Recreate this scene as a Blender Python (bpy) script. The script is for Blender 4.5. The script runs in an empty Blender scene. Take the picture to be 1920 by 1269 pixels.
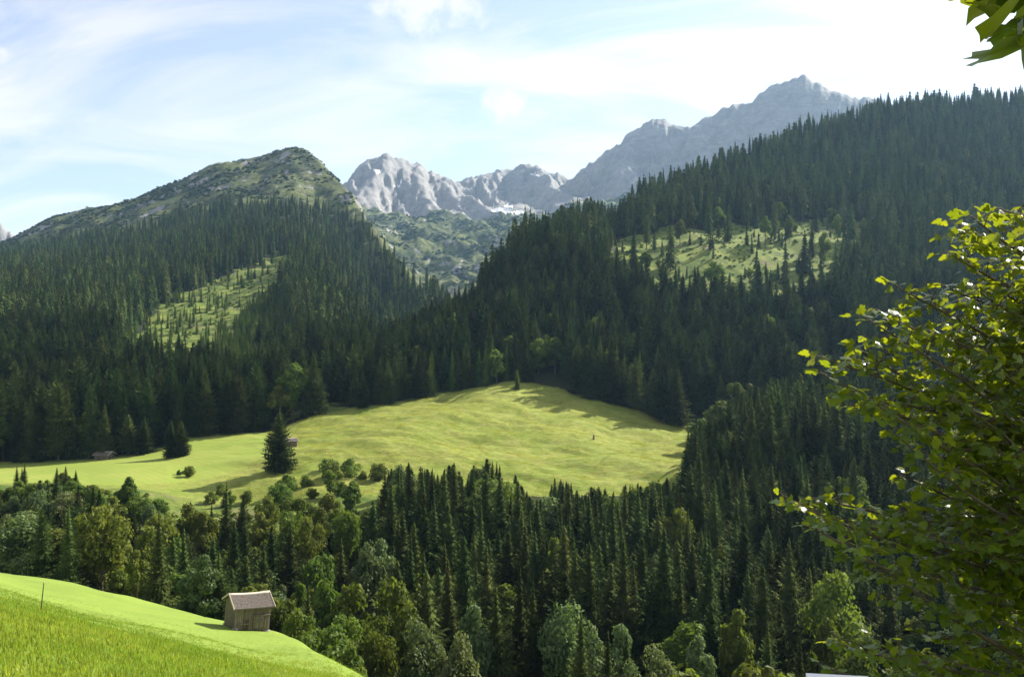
import bpy, math, random
import numpy as np
from mathutils import Vector, Matrix
rng = np.random.default_rng(11)
random.seed(11)
scene = bpy.context.scene
COL = scene.collection

# ------------------------------------------------------------------ camera
F, CX, CY = 1600.0, 960.0, 634.5          # photo pixels (1920 x 1269)
cam = bpy.data.cameras.new('camera'); cam_o = bpy.data.objects.new('camera', cam)
COL.objects.link(cam_o); scene.camera = cam_o
cam.sensor_width = 36.0; cam.lens = 36.0 * F / 1920.0
cam.clip_start = 0.1; cam.clip_end = 40000.0
cam_o.location = (0, 0, 0); cam_o.rotation_euler = (math.radians(90), 0, 0)

# ------------------------------------------------------------------ sky, sun, exposure
SUN_AZ, SUN_EL = math.radians(51), math.radians(35)     # azimuth clockwise from the view direction (+Y)
sun_dir = Vector((math.sin(SUN_AZ) * math.cos(SUN_EL), math.cos(SUN_AZ) * math.cos(SUN_EL), math.sin(SUN_EL)))
world = bpy.data.worlds.new('World'); scene.world = world; world.use_nodes = True
nt = world.node_tree; nt.nodes.clear()
def N(tree, typ, **kw):
    n = tree.nodes.new(typ)
    for k, v in kw.items():
        if k == 'inp':
            for kk, vv in v.items(): n.inputs[kk].default_value = vv
        else: setattr(n, k, v)
    return n
def ramp(tree, fac, stops, interp='LINEAR'):
    r = tree.nodes.new('ShaderNodeValToRGB'); cr = r.color_ramp; cr.interpolation = interp
    while len(cr.elements) < len(stops): cr.elements.new(0.5)
    for e, (p, c) in zip(cr.elements, stops):
        e.position = p; e.color = (c, c, c, 1) if not hasattr(c, '__len__') else (*c, 1)
    if fac is not None: tree.links.new(fac, r.inputs[0])
    return r.outputs[0]
def mixc(tree, fac, a, b, blend='MIX'):
    m = tree.nodes.new('ShaderNodeMix'); m.data_type = 'RGBA'; m.blend_type = blend
    for sock, v in ((m.inputs[0], fac), (m.inputs[6], a), (m.inputs[7], b)):
        if isinstance(v, (int, float)): sock.default_value = v
        elif isinstance(v, (tuple, list)): sock.default_value = (*v, 1)
        else: tree.links.new(v, sock)
    return m.outputs[2]
def mth(tree, op, a, b=None, clamp=False):
    m = tree.nodes.new('ShaderNodeMath'); m.operation = op; m.use_clamp = clamp
    for i, v in enumerate((a, b)):
        if v is None: continue
        if isinstance(v, (int, float)): m.inputs[i].default_value = v
        else: tree.links.new(v, m.inputs[i])
    return m.outputs[0]
sky = N(nt, 'ShaderNodeTexSky', sky_type='NISHITA', sun_disc=False, sun_elevation=SUN_EL, sun_rotation=SUN_AZ,
        altitude=1300.0, air_density=1.0, dust_density=1.6, ozone_density=1.3)
# high thin cloud: streaked noise on a flat layer overhead (direction divided by its height)
tc = N(nt, 'ShaderNodeTexCoord')
sep = N(nt, 'ShaderNodeSeparateXYZ'); nt.links.new(tc.outputs['Generated'], sep.inputs[0])
zc = mth(nt, 'ADD', mth(nt, 'MAXIMUM', sep.outputs[2], 0.0), 0.38)
comb = N(nt, 'ShaderNodeCombineXYZ')
nt.links.new(mth(nt, 'DIVIDE', sep.outputs[0], zc), comb.inputs[0])
nt.links.new(mth(nt, 'DIVIDE', sep.outputs[1], zc), comb.inputs[1])
mp = N(nt, 'ShaderNodeMapping'); mp.inputs['Rotation'].default_value = (0, 0, math.radians(-58)); mp.inputs['Scale'].default_value = (1.0, 2.3, 1)
nt.links.new(comb.outputs[0], mp.inputs[0])
ci = N(nt, 'ShaderNodeTexNoise', inp={'Scale': 1.7, 'Detail': 9.0, 'Roughness': 0.58, 'Distortion': 0.9}); nt.links.new(mp.outputs[0], ci.inputs[0])
cf = N(nt, 'ShaderNodeTexNoise', inp={'Scale': 0.7, 'Detail': 3.0}); nt.links.new(comb.outputs[0], cf.inputs[0])
cir = mth(nt, 'MULTIPLY', ramp(nt, ci.outputs[0], [(0.40, 0.0), (0.60, 1.0)]), ramp(nt, cf.outputs[0], [(0.30, 0.45), (0.55, 1.0)]))
pf = N(nt, 'ShaderNodeTexNoise', inp={'Scale': 26.0, 'Detail': 6.0, 'Roughness': 0.6}); nt.links.new(tc.outputs['Generated'], pf.inputs[0])
puff = None
for (bx_, by_, br_) in [(948, 185, .034), (6, 100, .020), (800, -10, .075), (-260, 190, .05), (420, -160, .06)]:      # small fair-weather clouds
    bd = Vector(((bx_ - CX) / F, 1.0, (CY - by_) / F)).normalized()
    dn = N(nt, 'ShaderNodeVectorMath', operation='DISTANCE'); nt.links.new(tc.outputs['Generated'], dn.inputs[0]); dn.inputs[1].default_value = bd
    q = mth(nt, 'ADD', mth(nt, 'DIVIDE', dn.outputs['Value'], br_), mth(nt, 'MULTIPLY', mth(nt, 'SUBTRACT', pf.outputs[0], 0.5), 2.6))
    q = ramp(nt, q, [(0.1, 1.0), (1.0, 0.0)], 'EASE')
    puff = q if puff is None else mth(nt, 'MAXIMUM', puff, q)
cloud = mth(nt, 'MAXIMUM', mth(nt, 'MULTIPLY', cir, 0.8), mth(nt, 'MULTIPLY', puff, 0.75), True)
cloud = mth(nt, 'ADD', mth(nt, 'MULTIPLY', cloud, 0.70), 0.30)
bright = mixc(nt, 1.0, sky.outputs[0], (0.55, 0.5, 0.45), 'MULTIPLY')
bright = mixc(nt, 1.0, bright, (4.5, 3.85, 3.5), 'ADD')
skyc = mixc(nt, mth(nt, 'MULTIPLY', cloud, 1.0), sky.outputs[0], bright)
bg = N(nt, 'ShaderNodeBackground', inp={'Strength': 0.088}); nt.links.new(skyc, bg.inputs[0])
wo = N(nt, 'ShaderNodeOutputWorld'); nt.links.new(bg.outputs[0], wo.inputs[0])
sun = bpy.data.lights.new('sun', 'SUN'); sun.energy = 4.8; sun.angle = math.radians(0.53); sun.color = (1.0, 0.93, 0.80)
sun_o = bpy.data.objects.new('sun', sun); COL.objects.link(sun_o)
sun_o.rotation_euler = (-sun_dir).to_track_quat('-Z', 'Y').to_euler()
vs = scene.view_settings; vs.view_transform = 'Standard'; vs.look = 'None'; vs.gamma = 1.0; vs.use_curve_mapping = False
vs.exposure = 1.25
cy = scene.cycles
cy.use_denoising = True; cy.max_bounces = 5; cy.diffuse_bounces = 2; cy.glossy_bounces = 1; cy.transmission_bounces = 3
cy.volume_bounces = 0; cy.transparent_max_bounces = 4; cy.caustics_reflective = False; cy.caustics_refractive = False
cy.sample_clamp_indirect = 4.0

# ------------------------------------------------------------------ noise and interpolation helpers
def _hash(ix, iy, s):
    h = (ix.astype(np.int64) * 374761393 + iy.astype(np.int64) * 668265263 + s * 974634777) & 0xFFFFFFFF
    h = ((h ^ (h >> 13)) * 1274126177) & 0xFFFFFFFF
    return ((h ^ (h >> 16)) & 0xFFFF) / 65535.0
def gnoise(x, y, s=0):
    ix, iy = np.floor(x), np.floor(y); fx, fy = x - ix, y - iy
    u = fx * fx * fx * (fx * (fx * 6 - 15) + 10); v = fy * fy * fy * (fy * (fy * 6 - 15) + 10)
    def g(dx, dy):
        a = _hash(ix + dx, iy + dy, s) * 2 * np.pi
        return np.cos(a) * (fx - dx) + np.sin(a) * (fy - dy)
    a, b, c, d = g(0, 0), g(1, 0), g(0, 1), g(1, 1)
    return ((a + (b - a) * u) * (1 - v) + (c + (d - c) * u) * v) * 1.45
def fbm(x, y, s=0, o=4, gain=0.5):
    r, a = 0.0, 1.0
    for k in range(o):
        r = r + a * gnoise(x, y, s + k); x = x * 2.03 + 7.1; y = y * 2.03 - 3.7; a *= gain
    return r
def ridged(x, y, s=0, o=5, gain=0.52):
    r, a, w = 0.0, 1.0, 1.0
    for k in range(o):
        n = (1 - np.abs(gnoise(x, y, s + k))) ** 2
        r = r + a * n * w; w = np.clip(n * 1.4, 0, 1); x = x * 2.07 + 3.3; y = y * 2.07 + 5.9; a *= gain
    return r
def slopes(X, Y):
    """Fritsch-Carlson slopes along the last axis"""
    d = np.diff(Y, axis=-1) / np.diff(X, axis=-1)
    m = np.zeros(Y.shape)
    m[..., 0] = d[..., 0]; m[..., -1] = d[..., -1]
    p = d[..., :-1] * d[..., 1:]
    with np.errstate(divide='ignore', invalid='ignore'):
        hm = 2 * d[..., :-1] * d[..., 1:] / (d[..., :-1] + d[..., 1:])
    m[..., 1:-1] = np.where(p > 0, np.nan_to_num(hm), 0.0)
    return m
def hermite(X, Y, m, x):
    i = np.clip(np.searchsorted(X, x) - 1, 0, len(X) - 2)
    h = X[i + 1] - X[i]; t = np.clip((x - X[i]) / h, 0, 1)
    return ((1 + 2 * t) * (1 - t) ** 2 * Y[i] + t * (1 - t) ** 2 * h * m[i] + t * t * (3 - 2 * t) * Y[i + 1] + t * t * (t - 1) * h * m[i + 1])
def pch(pts, x):
    a = np.array(pts, float); X, Y = a[:, 0], a[:, 1]
    return hermite(X, Y, slopes(X, Y), np.clip(x, X[0], X[-1]))
def sst(a, b, x):
    t = np.clip((x - a) / (b - a), 0, 1); return t * t * (3 - 2 * t)

# ------------------------------------------------------------------ the land: profile curves (photo x, distance, photo y or height)
def plane_h(x, y): return -1.7 - 0.41 * y - 0.24 * x
XS = [-700, 0, 300, 550, 650, 720, 800, 900, 1000, 1100, 1200, 1400, 1640, 1920, 2700]
def rows(*c): return list(c)
FARS = {   # per column: (D, y) of G7 .. G12
 -700: [(480, 705), (600, 640), (800, 585), (1100, 540), (1500, 520), (2000, 520)],
 0:    [(480, 700), (600, 632), (800, 568), (1100, 520), (1500, 487), (2000, 461)],
 300:  [(480, 700), (600, 635), (800, 560), (1100, 485), (1500, 410), (1950, 361)],
 550:  [(480, 703), (620, 625), (800, 540), (1100, 455), (1500, 357), (1900, 285)],
 650:  [(480, 708), (600, 650), (750, 597), (950, 543), (1250, 470), (1600, 357)],
 720:  [(480, 700), (545, 690), (650, 682), (850, 615), (1050, 542), (1250, 455)],
 800:  [(480, 675), (545, 652), (650, 690), (800, 640), (900, 592), (1000, 549)],
 900:  [(480, 650), (565, 588), (660, 640), (800, 650), (900, 650), (1000, 640)],
 1000: [(480, 625), (590, 488), (680, 500), (800, 580), (900, 620), (1000, 620)],
 1100: [(480, 622), (600, 480), (660, 448), (740, 455), (860, 520), (1000, 580)],
 1200: [(480, 625), (570, 537), (640, 474), (690, 436), (740, 412), (790, 402)],
 1400: [(480, 642), (570, 562), (660, 462), (750, 411), (840, 362), (920, 325)],
 1640: [(480, 655), (570, 573), (670, 482), (790, 400), (920, 312), (1050, 232)],
 1920: [(480, 655), (570, 573), (680, 482), (810, 392), (970, 285), (1150, 205)],
 2700: [(480, 655), (570, 573), (690, 480), (840, 380), (1010, 250), (1250, 130)]}
def tab(pts):  return lambda x: pch(pts, x)
g1D = tab([(-700, 175), (0, 150), (200, 135), (300, 125), (400, 114), (460, 108), (520, 98), (650, 68), (800, 50), (1000, 40), (1300, 34), (1920, 30), (2700, 28)])
g1Y = [(-700, 1010), (0, 1077), (100, 1086), (200, 1110), (300, 1139), (400, 1163), (500, 1187), (560, 1207), (620, 1243), (650, 1262), (700, 1284), (800, 1306.5)]
g3D = tab([(-700, 220), (0, 197), (430, 168), (700, 152), (1300, 150), (1920, 148), (2700, 140)])
g3H = tab([(-700, -54), (0, -52), (430, -59), (700, -63), (1300, -64), (1920, -66), (2700, -70)])
g4D = tab([(-700, 255), (0, 255), (250, 255), (430, 250), (600, 254), (800, 258), (1000, 262), (1270, 268), (1600, 262), (2700, 255)])
g4Y = tab([(-700, 905), (0, 905), (250, 912), (430, 943), (520, 935), (600, 922), (800, 922), (1000, 928), (1270, 922), (1600, 955), (1920, 980), (2700, 990)])
g5D = tab([(-700, 288), (200, 290), (430, 300), (600, 300), (800, 310), (975, 322), (1270, 312), (1600, 320), (2700, 320)])
g5Y = tab([(-700, 888), (0, 886), (200, 873), (300, 869), (430, 856), (600, 842), (800, 832), (975, 826), (1270, 856), (1600, 870), (2700, 880)])
g6D = tab([(-700, 318), (0, 315), (180, 320), (300, 332), (360, 345), (490, 350), (590, 365), (740, 385), (830, 395), (975, 405), (1060, 400), (1180, 390), (1280, 378), (1400, 382), (1600, 400), (2700, 400)])
g6Y = tab([(-700, 868), (0, 872), (180, 863), (300, 845), (360, 820), (490, 815), (590, 786), (740, 758), (830, 742), (975, 729), (1060, 742), (1180, 772), (1280, 802), (1400, 808), (1600, 790), (2700, 780)])
PEAK = [(-700, 520), (-200, 440), (-60, 405), (0, 419), (25, 440), (120, 470), (550, 420), (640, 358), (662, 330), (668, 319), (684, 309), (700, 303), (712, 293), (724, 290), (740, 296), (752, 299), (765, 306), (781, 305), (800, 320), (830, 340), (850, 350), (880, 345), (905, 338), (930, 328), (955, 322), (975, 317), (1000, 320), (1020, 323), (1045, 330), (1070, 339), (1085, 332), (1100, 318), (1125, 302), (1142, 288), (1165, 268), (1185, 248), (1200, 240), (1225, 225), (1240, 226), (1262, 239), (1280, 242), (1300, 236), (1335, 218), (1350, 203), (1375, 194), (1410, 190), (1428, 171), (1460, 160), (1485, 147), (1505, 142), (1520, 150), (1545, 166), (1590, 179), (1640, 188), (1750, 240), (1920, 300), (2700, 350)]
peakD = tab([(-700, 3300), (0, 3300), (500, 3700), (720, 3800), (970, 4300), (1230, 3700), (1505, 3350), (1920, 3400), (2700, 3400)])

Drows = np.concatenate([np.arange(12, 60, 1.2), np.arange(60, 260, 1.7), np.arange(260, 430, 1.4), np.arange(430, 1200, 4.5), np.arange(1200, 2100, 8), np.arange(2100, 3100, 11), np.arange(3100, 4400, 7), np.arange(4400, 6001, 80)])
PXc = np.concatenate([np.arange(-700, -40, 14), np.arange(-40, 1965, 3.1), np.arange(1965, 2701, 14)])
nC, nR = len(PXc), len(Drows)
kD, kH = [], []
def addk(D, y=None, h=None):
    kD.append(D); kH.append(-(y - CY) / F * D if h is None else h)
U = (PXc - CX) / F
addk(np.full(nC, 6.0), h=plane_h(U * 6, 6.0)); addk(np.full(nC, 14.0), h=plane_h(U * 14, 14.0))
d1 = g1D(PXc); hpl = plane_h(U * d1, d1)
addk(d1 * 0.6, h=plane_h(U * d1 * 0.6, d1 * 0.6) * 0.5 + 0.5 * plane_h(U * d1 * 0.6, d1 * 0.6))
h1 = np.where(PXc <= 800, -(pch(g1Y, PXc) - CY) / F * d1, hpl)
addk(d1, h=h1)
d3, h3 = g3D(PXc), g3H(PXc)
addk(d1 + (d3 - d1) * 0.35, h=h1 + (h3 - h1) * 0.55)
addk(d3, h=h3)
addk(g4D(PXc), g4Y(PXc)); addk(g5D(PXc), g5Y(PXc)); addk(g6D(PXc), g6Y(PXc))
for k in range(6):
    addk(pch([(x, FARS[x][k][0]) for x in XS], PXc), pch([(x, FARS[x][k][1]) for x in XS], PXc) if k < 5 else
         (np.interp(PXc, [-700, -300, 0, 50, 100, 150, 200, 250, 300, 345, 390, 410, 440, 460, 490, 520, 550, 575, 600, 650, 680, 720, 760, 800, 900, 1000, 1100, 1200, 1400, 1640, 1800, 1920, 2700],
                    [520, 500, 461, 435, 413, 402, 393, 381, 360, 343, 318, 311, 310, 309, 303, 291, 283, 289, 307, 357, 396, 455, 505, 549, 640, 610, 545, 402, 318, 232, 212, 205, 130])))
d12, h12 = kD[-1], kH[-1]
addk(pch([(-700, 2400), (300, 2350), (550, 2300), (650, 1950), (720, 1600), (800, 1400), (1100, 1400), (1200, 1100), (1400, 1250), (1640, 1400), (2700, 1600)], PXc),
     h=pch([(-700, 100), (0, 120), (550, 250), (650, 170), (720, 95), (800, 62), (900, 55), (1100, 60), (1200, 70), (1400, 120), (1640, 180), (2700, 250)], PXc))
addk(pch([(-700, 2650), (550, 2500), (650, 2200), (720, 1950), (1200, 1900), (2700, 2000)], PXc),
     h=pch([(-700, 120), (0, 150), (550, 250), (650, 230), (720, 150), (800, 118), (1000, 120), (1200, 150), (2700, 230)], PXc))
addk(pch([(-700, 2850), (550, 2700), (720, 2250), (1200, 2250), (2700, 2300)], PXc), pch([(-700, 560), (0, 520), (550, 440), (650, 440), (720, 462), (800, 470), (900, 468), (1000, 455), (1200, 430), (2700, 400)], PXc))
addk(np.full(nC, 2980.0), pch([(-700, 540), (0, 500), (550, 405), (650, 385), (720, 408), (800, 412), (900, 414), (1000, 405), (1200, 375), (1500, 330), (2700, 370)], PXc))
addk(np.full(nC, 3130.0), pch([(-700, 530), (0, 490), (550, 395), (650, 372), (720, 392), (800, 400), (900, 402), (1000, 396), (1200, 350), (1500, 290), (2700, 350)], PXc))
addk(peakD(PXc), np.interp(PXc, [p[0] for p in PEAK], [p[1] for p in PEAK]) + 5.0 * fbm(PXc / 34, PXc * 0 + .3, 210, 2) + 3.2 * fbm(PXc / 11, PXc * 0 + .7, 214, 3, .6))
hp = kH[-1]
addk(peakD(PXc) * 1.22, h=hp * 0.6); addk(np.full(nC, 6000.0), h=hp * 0.3)
kD = np.stack(kD, 1); kH = np.stack(kH, 1)
km = slopes(kD, kH)
HG = np.stack([hermite(kD[c], kH[c], km[c], Drows) for c in range(nC)])     # [column, row]
DG = np.broadcast_to(Drows, HG.shape); XG = U[:, None] * DG; PXG = np.broadcast_to(PXc[:, None], HG.shape)
YPX = CY - F * HG / DG
gd = {k: f(PXc)[:, None] for k, f in (('1', g1D), ('3', g3D), ('4', g4D), ('6', g6D))}
gd12 = d12[:, None]; gpk = peakD(PXc)[:, None]
# masks over the grid: how much bare rock the land carries, and where clearings of grass lie
wnear = 1 - sst(gd['1'] * 0.95, gd['1'] * 1.1, DG)
wpast = sst(gd['4'] - 8, gd['4'] + 6, DG) * (1 - sst(gd['6'], gd['6'] + 14, DG)) * (1 - sst(1290, 1340, PXG))
wfar = sst(1.02, 1.25, DG / gd12)
TREELINE = [(-700, 520), (0, 476), (150, 452), (250, 438), (330, 412), (450, 385), (560, 388), (640, 402), (690, 428), (730, 482), (760, 522), (800, 566)]
wleft = (1 - sst(760, 860, PXG))
wtop = wleft * sst(6, -30, YPX - pch(TREELINE, PXG) + 14 * fbm(XG / 120, DG / 120, 70, 3)) * sst(500, 700, DG) * (1 - wfar)
def poly_mask(poly, X, Y):
    inside = np.zeros(X.shape, bool); n = len(poly)
    for i in range(n):
        (x0, y0), (x1, y1) = poly[i], poly[(i + 1) % n]
        c = ((y0 > Y) != (y1 > Y)) & (X < (x1 - x0) * (Y - y0) / (y1 - y0 + 1e-9) + x0)
        inside ^= c
    return inside
CLEAR_L = [(225, 665), (270, 600), (340, 553), (430, 512), (530, 472), (556, 488), (530, 530), (490, 570), (450, 600), (420, 660), (330, 690)]
CLEAR_R = [(1110, 500), (1150, 450), (1240, 430), (1400, 420), (1640, 408), (1620, 470), (1560, 560), (1450, 625), (1320, 630), (1220, 585), (1140, 540)]
def in_poly(poly, x, y, X, Y):
    k = 420.0 / y
    return poly_mask(poly, X + 46 * k * fbm(x / 38, y / 38, 82, 3), Y + 26 * k * fbm(x / 38 + 9, y / 38, 86, 3))
CLEAR_S = [(1600, 1120), (1680, 1080), (1740, 1130), (1720, 1200), (1640, 1190)]
CLEAR_G = [(515, 700), (600, 700), (640, 760), (600, 800), (540, 800)]
rock_flank = wleft * sst(640, 665, PXG) * (1 - sst(790, 810, PXG)) * sst(900, 1000, DG) * (1 - wfar)
# relief
hn = np.zeros(HG.shape)
hn += wnear * sst(30, 60, DG) * 0.35 * fbm(XG / 14, DG / 14, 1, 3)
hn += wpast * (1.7 * fbm(XG / 34 + DG / 60, DG / 16, 5, 4) + 0.30 * fbm(XG / 9, DG / 2.4, 9, 3)) * sst(300, 620, PXG)
hn += wpast * (3.2 * np.exp(-((PXG - 760) / 130) ** 2 - ((DG - 290) / 13) ** 2) + 2.6 * np.exp(-((PXG - (700 + (DG - 300) * 2.6)) / 70) ** 2) * sst(285, 320, DG) - 3.0 * np.exp(-((PXG - 1160) / 80) ** 2 - ((DG - 345) / 24) ** 2))
hn += (1 - wnear) * (1 - wpast) * (1 - wfar) * (1 - wtop) * sst(100, 500, DG) * np.clip(DG / 500, 0, 2.2) * 3.0 * fbm(XG / 60, DG / 60, 20, 4)
hn += wtop * (.35 + .65 * sst(0.0, .09, np.abs(DG / gd12 - 1))) * (7 * fbm(XG / 75, DG / 75, 30, 5) + 6 * (ridged(XG / 110, DG / 90, 34, 5) - 1.0))
hn += rock_flank * (9 * (ridged(XG / 70, DG / 110, 40, 5) - 1.0))
wpk = wfar * sst(2950, 3350, DG)
env = np.clip(1 - np.abs(DG / gpk - 1) / 0.35, 0, 1)
hn += wfar * sst(1300, 1700, DG) * (1 - wpk) * (26 * (ridged(XG / 210, DG / 260, 50, 5) - 1.0) + 10 * fbm(XG / 60, DG / 60, 54, 4))
at_ridge = sst(0.0, 0.10, np.abs(DG / gpk - 1))
pkn = (80 * at_ridge + 9) * (ridged(XG / 250 + DG / 1500, DG / 800, 60, 6, 0.56) - 1.25) + 20 * fbm(XG / 95, DG / 180, 66, 5, 0.58) * (0.3 + 0.7 * at_ridge)
hn += wpk * np.where(pkn > 0, pkn * .4, pkn)
hn += wpk * 2.0 * np.abs(((HG + 30 * fbm(XG / 500, DG / 500, 69, 3)) / 58.0) % 1.0 - 0.5) * 2       # ledges of bedded limestone
HG = HG + hn
YPX = CY - F * HG / DG
def ground(x, y):
    """height of the land at world x, y"""
    x = np.asarray(x, float); y = np.asarray(y, float)
    px = np.clip(CX + F * x / np.maximum(y, 1e-3), PXc[0], PXc[-1]); yy = np.clip(y, Drows[0], Drows[-1])
    i = np.clip(np.searchsorted(PXc, px) - 1, 0, nC - 2); j = np.clip(np.searchsorted(Drows, yy) - 1, 0, nR - 2)
    a = (px - PXc[i]) / (PXc[i + 1] - PXc[i]); b = (yy - Drows[j]) / (Drows[j + 1] - Drows[j])
    h = (HG[i, j] * (1 - a) + HG[i + 1, j] * a) * (1 - b) + (HG[i, j + 1] * (1 - a) + HG[i + 1, j + 1] * a) * b
    return np.where(y < Drows[0], np.where(y > 0, plane_h(x, y), -1.7 - 0.24 * x - 0.1 * y), h)
def hit(px, py, dmin=20, dmax=6000):
    """where the ray through a photo pixel meets the land"""
    Ds = Drows[(Drows >= dmin) & (Drows <= dmax)]; x = (px - CX) / F * Ds
    below = (-(py - CY) / F * Ds) <= ground(x, Ds)
    k = int(np.argmax(below)) if below.any() else len(Ds) - 1
    D = Ds[k]; return Vector(((px - CX) / F * D, D, float(ground((px - CX) / F * D, D))))
# normals of the whole sheet, so the pieces it is cut into shade as one
P = np.stack([XG, DG, HG], -1)
NG = np.cross(np.gradient(P, axis=0), np.gradient(P, axis=1)); NG /= np.linalg.norm(NG, axis=-1, keepdims=True)
def mesh_np(name, V, Q, normals=None, mat=None, smooth=True, attrs=None, link=True, parent=None):
    me = bpy.data.meshes.new(name); V = np.asarray(V, np.float32); Q = np.asarray(Q, np.int32); k = Q.shape[1]
    me.vertices.add(len(V)); me.vertices.foreach_set('co', V.ravel())
    me.loops.add(Q.size); me.loops.foreach_set('vertex_index', Q.ravel())
    me.polygons.add(len(Q)); me.polygons.foreach_set('loop_start', np.arange(0, Q.size, k, dtype=np.int32))
    if smooth: me.polygons.foreach_set('use_smooth', np.ones(len(Q), bool))
    for an, av in (attrs or {}).items():
        a = me.attributes.new(an, 'FLOAT', 'POINT'); a.data.foreach_set('value', np.asarray(av, np.float32).ravel())
    me.update(calc_edges=True)
    if normals is not None: me.normals_split_custom_set_from_vertices(np.asarray(normals, np.float32))
    if mat: me.materials.append(mat)
    if not link: return me
    o = bpy.data.objects.new(name, me); COL.objects.link(o)
    if parent: o.parent = parent
    return o
grass_attr = np.clip(in_poly(CLEAR_L, XG, DG, PXG, YPX) * (DG > 480) * (DG < 1100) * 1.0
                     + in_poly(CLEAR_R, XG, DG, PXG, YPX) * (DG > 520) * (DG < 900) * 1.0
                     + in_poly(CLEAR_S, XG, DG, PXG, YPX) * (DG < 300) + in_poly(CLEAR_G, XG, DG, PXG, YPX) * (DG < 520) * (DG > 330)
                     + (1 - sst(440, 560, PXG)) * sst(-45, -20, DG - gd['4']) * (DG < gd['4'] + 8)
                     + sst(430, 520, PXG) * (1 - sst(700, 760, PXG)) * sst(-55, -35, DG - gd['4']) * (DG < gd['4'] + 8), 0, 1)
rock_attr = np.clip(wtop * 0.36 + rock_flank * 0.04 - .3 * (1 - sst(0, .1, np.abs(DG / gd12 - 1))) * sst(640, 670, PXG) * (PXG < 830) + wpk * (0.55 + 0.6 * sst(3080, 3200, DG)) + wfar * (1 - wpk) * 0.28, -.4, 1.2)
def piece(name, mask, mat):
    q = mask[:-1, :-1] & mask[1:, :-1] & mask[:-1, 1:] & mask[1:, 1:] | (mask[:-1, :-1])
    ci, rj = np.nonzero(q)
    idx = lambda a, b: a * nR + b
    Q = np.stack([idx(ci, rj), idx(ci + 1, rj), idx(ci + 1, rj + 1), idx(ci, rj + 1)], 1)
    used, inv = np.unique(Q, return_inverse=True)
    o = mesh_np(name, P.reshape(-1, 3)[used], inv.reshape(Q.shape), NG.reshape(-1, 3)[used], mat, attrs={'grass': grass_attr.ravel()[used], 'rock': rock_attr.ravel()[used]})
    o['kind'] = 'structure'; return o

# ------------------------------------------------------------------ land materials
def new_mat(name):
    m = bpy.data.materials.new(name); m.use_nodes = True; m.node_tree.nodes.clear(); return m, m.node_tree
def finish(t, col, rough=0.9, bump=None, strength=0.5, dist=0.1, spec=0.2, sheen=0.0):
    b = N(t, 'ShaderNodeBsdfPrincipled')
    b.inputs['Specular IOR Level'].default_value = spec
    if isinstance(rough, (int, float)): b.inputs['Roughness'].default_value = rough
    else: t.links.new(rough, b.inputs['Roughness'])
    if isinstance(col, tuple): b.inputs['Base Color'].default_value = (*col, 1)
    else: t.links.new(col, b.inputs['Base Color'])
    if sheen: b.inputs['Sheen Weight'].default_value = sheen
    if bump is not None:
        bn = N(t, 'ShaderNodeBump', inp={'Strength': strength, 'Distance': dist}); t.links.new(bump, bn.inputs['Height']); t.links.new(bn.outputs[0], b.inputs['Normal'])
    o = N(t, 'ShaderNodeOutputMaterial'); t.links.new(b.outputs[0], o.inputs[0]); return b
def noise(t, vec, scale, detail=4.0, rough=0.55, dist=0.0):
    n = N(t, 'ShaderNodeTexNoise', inp={'Scale': scale, 'Detail': detail, 'Roughness': rough, 'Distortion': dist})
    if vec is not None: t.links.new(vec, n.inputs['Vector'])
    return n.outputs[0]
def pos(t, scale=(1, 1, 1), rot=(0, 0, 0)):
    g = N(t, 'ShaderNodeNewGeometry'); m = N(t, 'ShaderNodeMapping'); m.inputs['Scale'].default_value = scale; m.inputs['Rotation'].default_value = rot
    t.links.new(g.outputs['Position'], m.inputs[0]); return m.outputs[0]
def attr(t, name): return N(t, 'ShaderNodeAttribute', attribute_name=name).outputs['Fac']

M_meadow, t = new_mat('meadow_grass'); p = pos(t)
c = mixc(t, ramp(t, noise(t, p, 0.12, 5), [(0.35, 0), (0.65, 1)]), (0.115, 0.20, 0.018), (0.175, 0.265, 0.028))
c = mixc(t, ramp(t, noise(t, p, 2.2, 5, 0.7), [(0.3, 0), (0.75, 1)]), c, (0.21, 0.27, 0.05))
finish(t, c, 0.85, noise(t, p, 5.0, 6, 0.7), 0.7, 0.14)
M_past, t = new_mat('pasture_grass'); p = pos(t); ps = pos(t, (1, 2.6, 2.6), (0, 0, math.radians(-12)))
c = mixc(t, ramp(t, noise(t, p, 0.035, 5, 0.6), [(0.38, 0), (0.62, 1)]), (0.165, 0.225, 0.026), (0.25, 0.285, 0.050))
c = mixc(t, ramp(t, noise(t, ps, 0.16, 6, 0.65), [(0.42, 0), (0.72, 0.7)]), c, (0.30, 0.275, 0.085))
c = mixc(t, ramp(t, noise(t, p, 0.55, 6, 0.7), [(0.48, 0), (0.74, 0.6)]), c, (0.07, 0.115, 0.018))
h = mth(t, 'ADD', noise(t, ps, 0.45, 6, 0.65), mth(t, 'MULTIPLY', noise(t, p, 2.5, 4, 0.7), 0.4))
finish(t, c, 0.9, h, 0.9, 0.55)
M_mown, t = new_mat('mown_grass'); p = pos(t)
c = mixc(t, ramp(t, noise(t, p, 0.05, 4), [(0.4, 0), (0.62, 1)]), (0.19, 0.255, 0.034), (0.245, 0.285, 0.052))
wv = N(t, 'ShaderNodeTexWave', bands_direction='DIAGONAL', inp={'Scale': 0.16, 'Distortion': 2.0, 'Detail': 2.0, 'Detail Scale': 0.6}); t.links.new(p, wv.inputs[0])
c = mixc(t, mth(t, 'MULTIPLY', wv.outputs[1], 0.3), c, (0.15, 0.215, 0.03))
c = mixc(t, ramp(t, noise(t, p, 1.2, 4, 0.7), [(0.45, 0), (0.8, 0.5)]), c, (0.28, 0.30, 0.08))
finish(t, c, 0.9, noise(t, p, 2.0, 5, 0.7), 0.5, 0.2)
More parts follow.
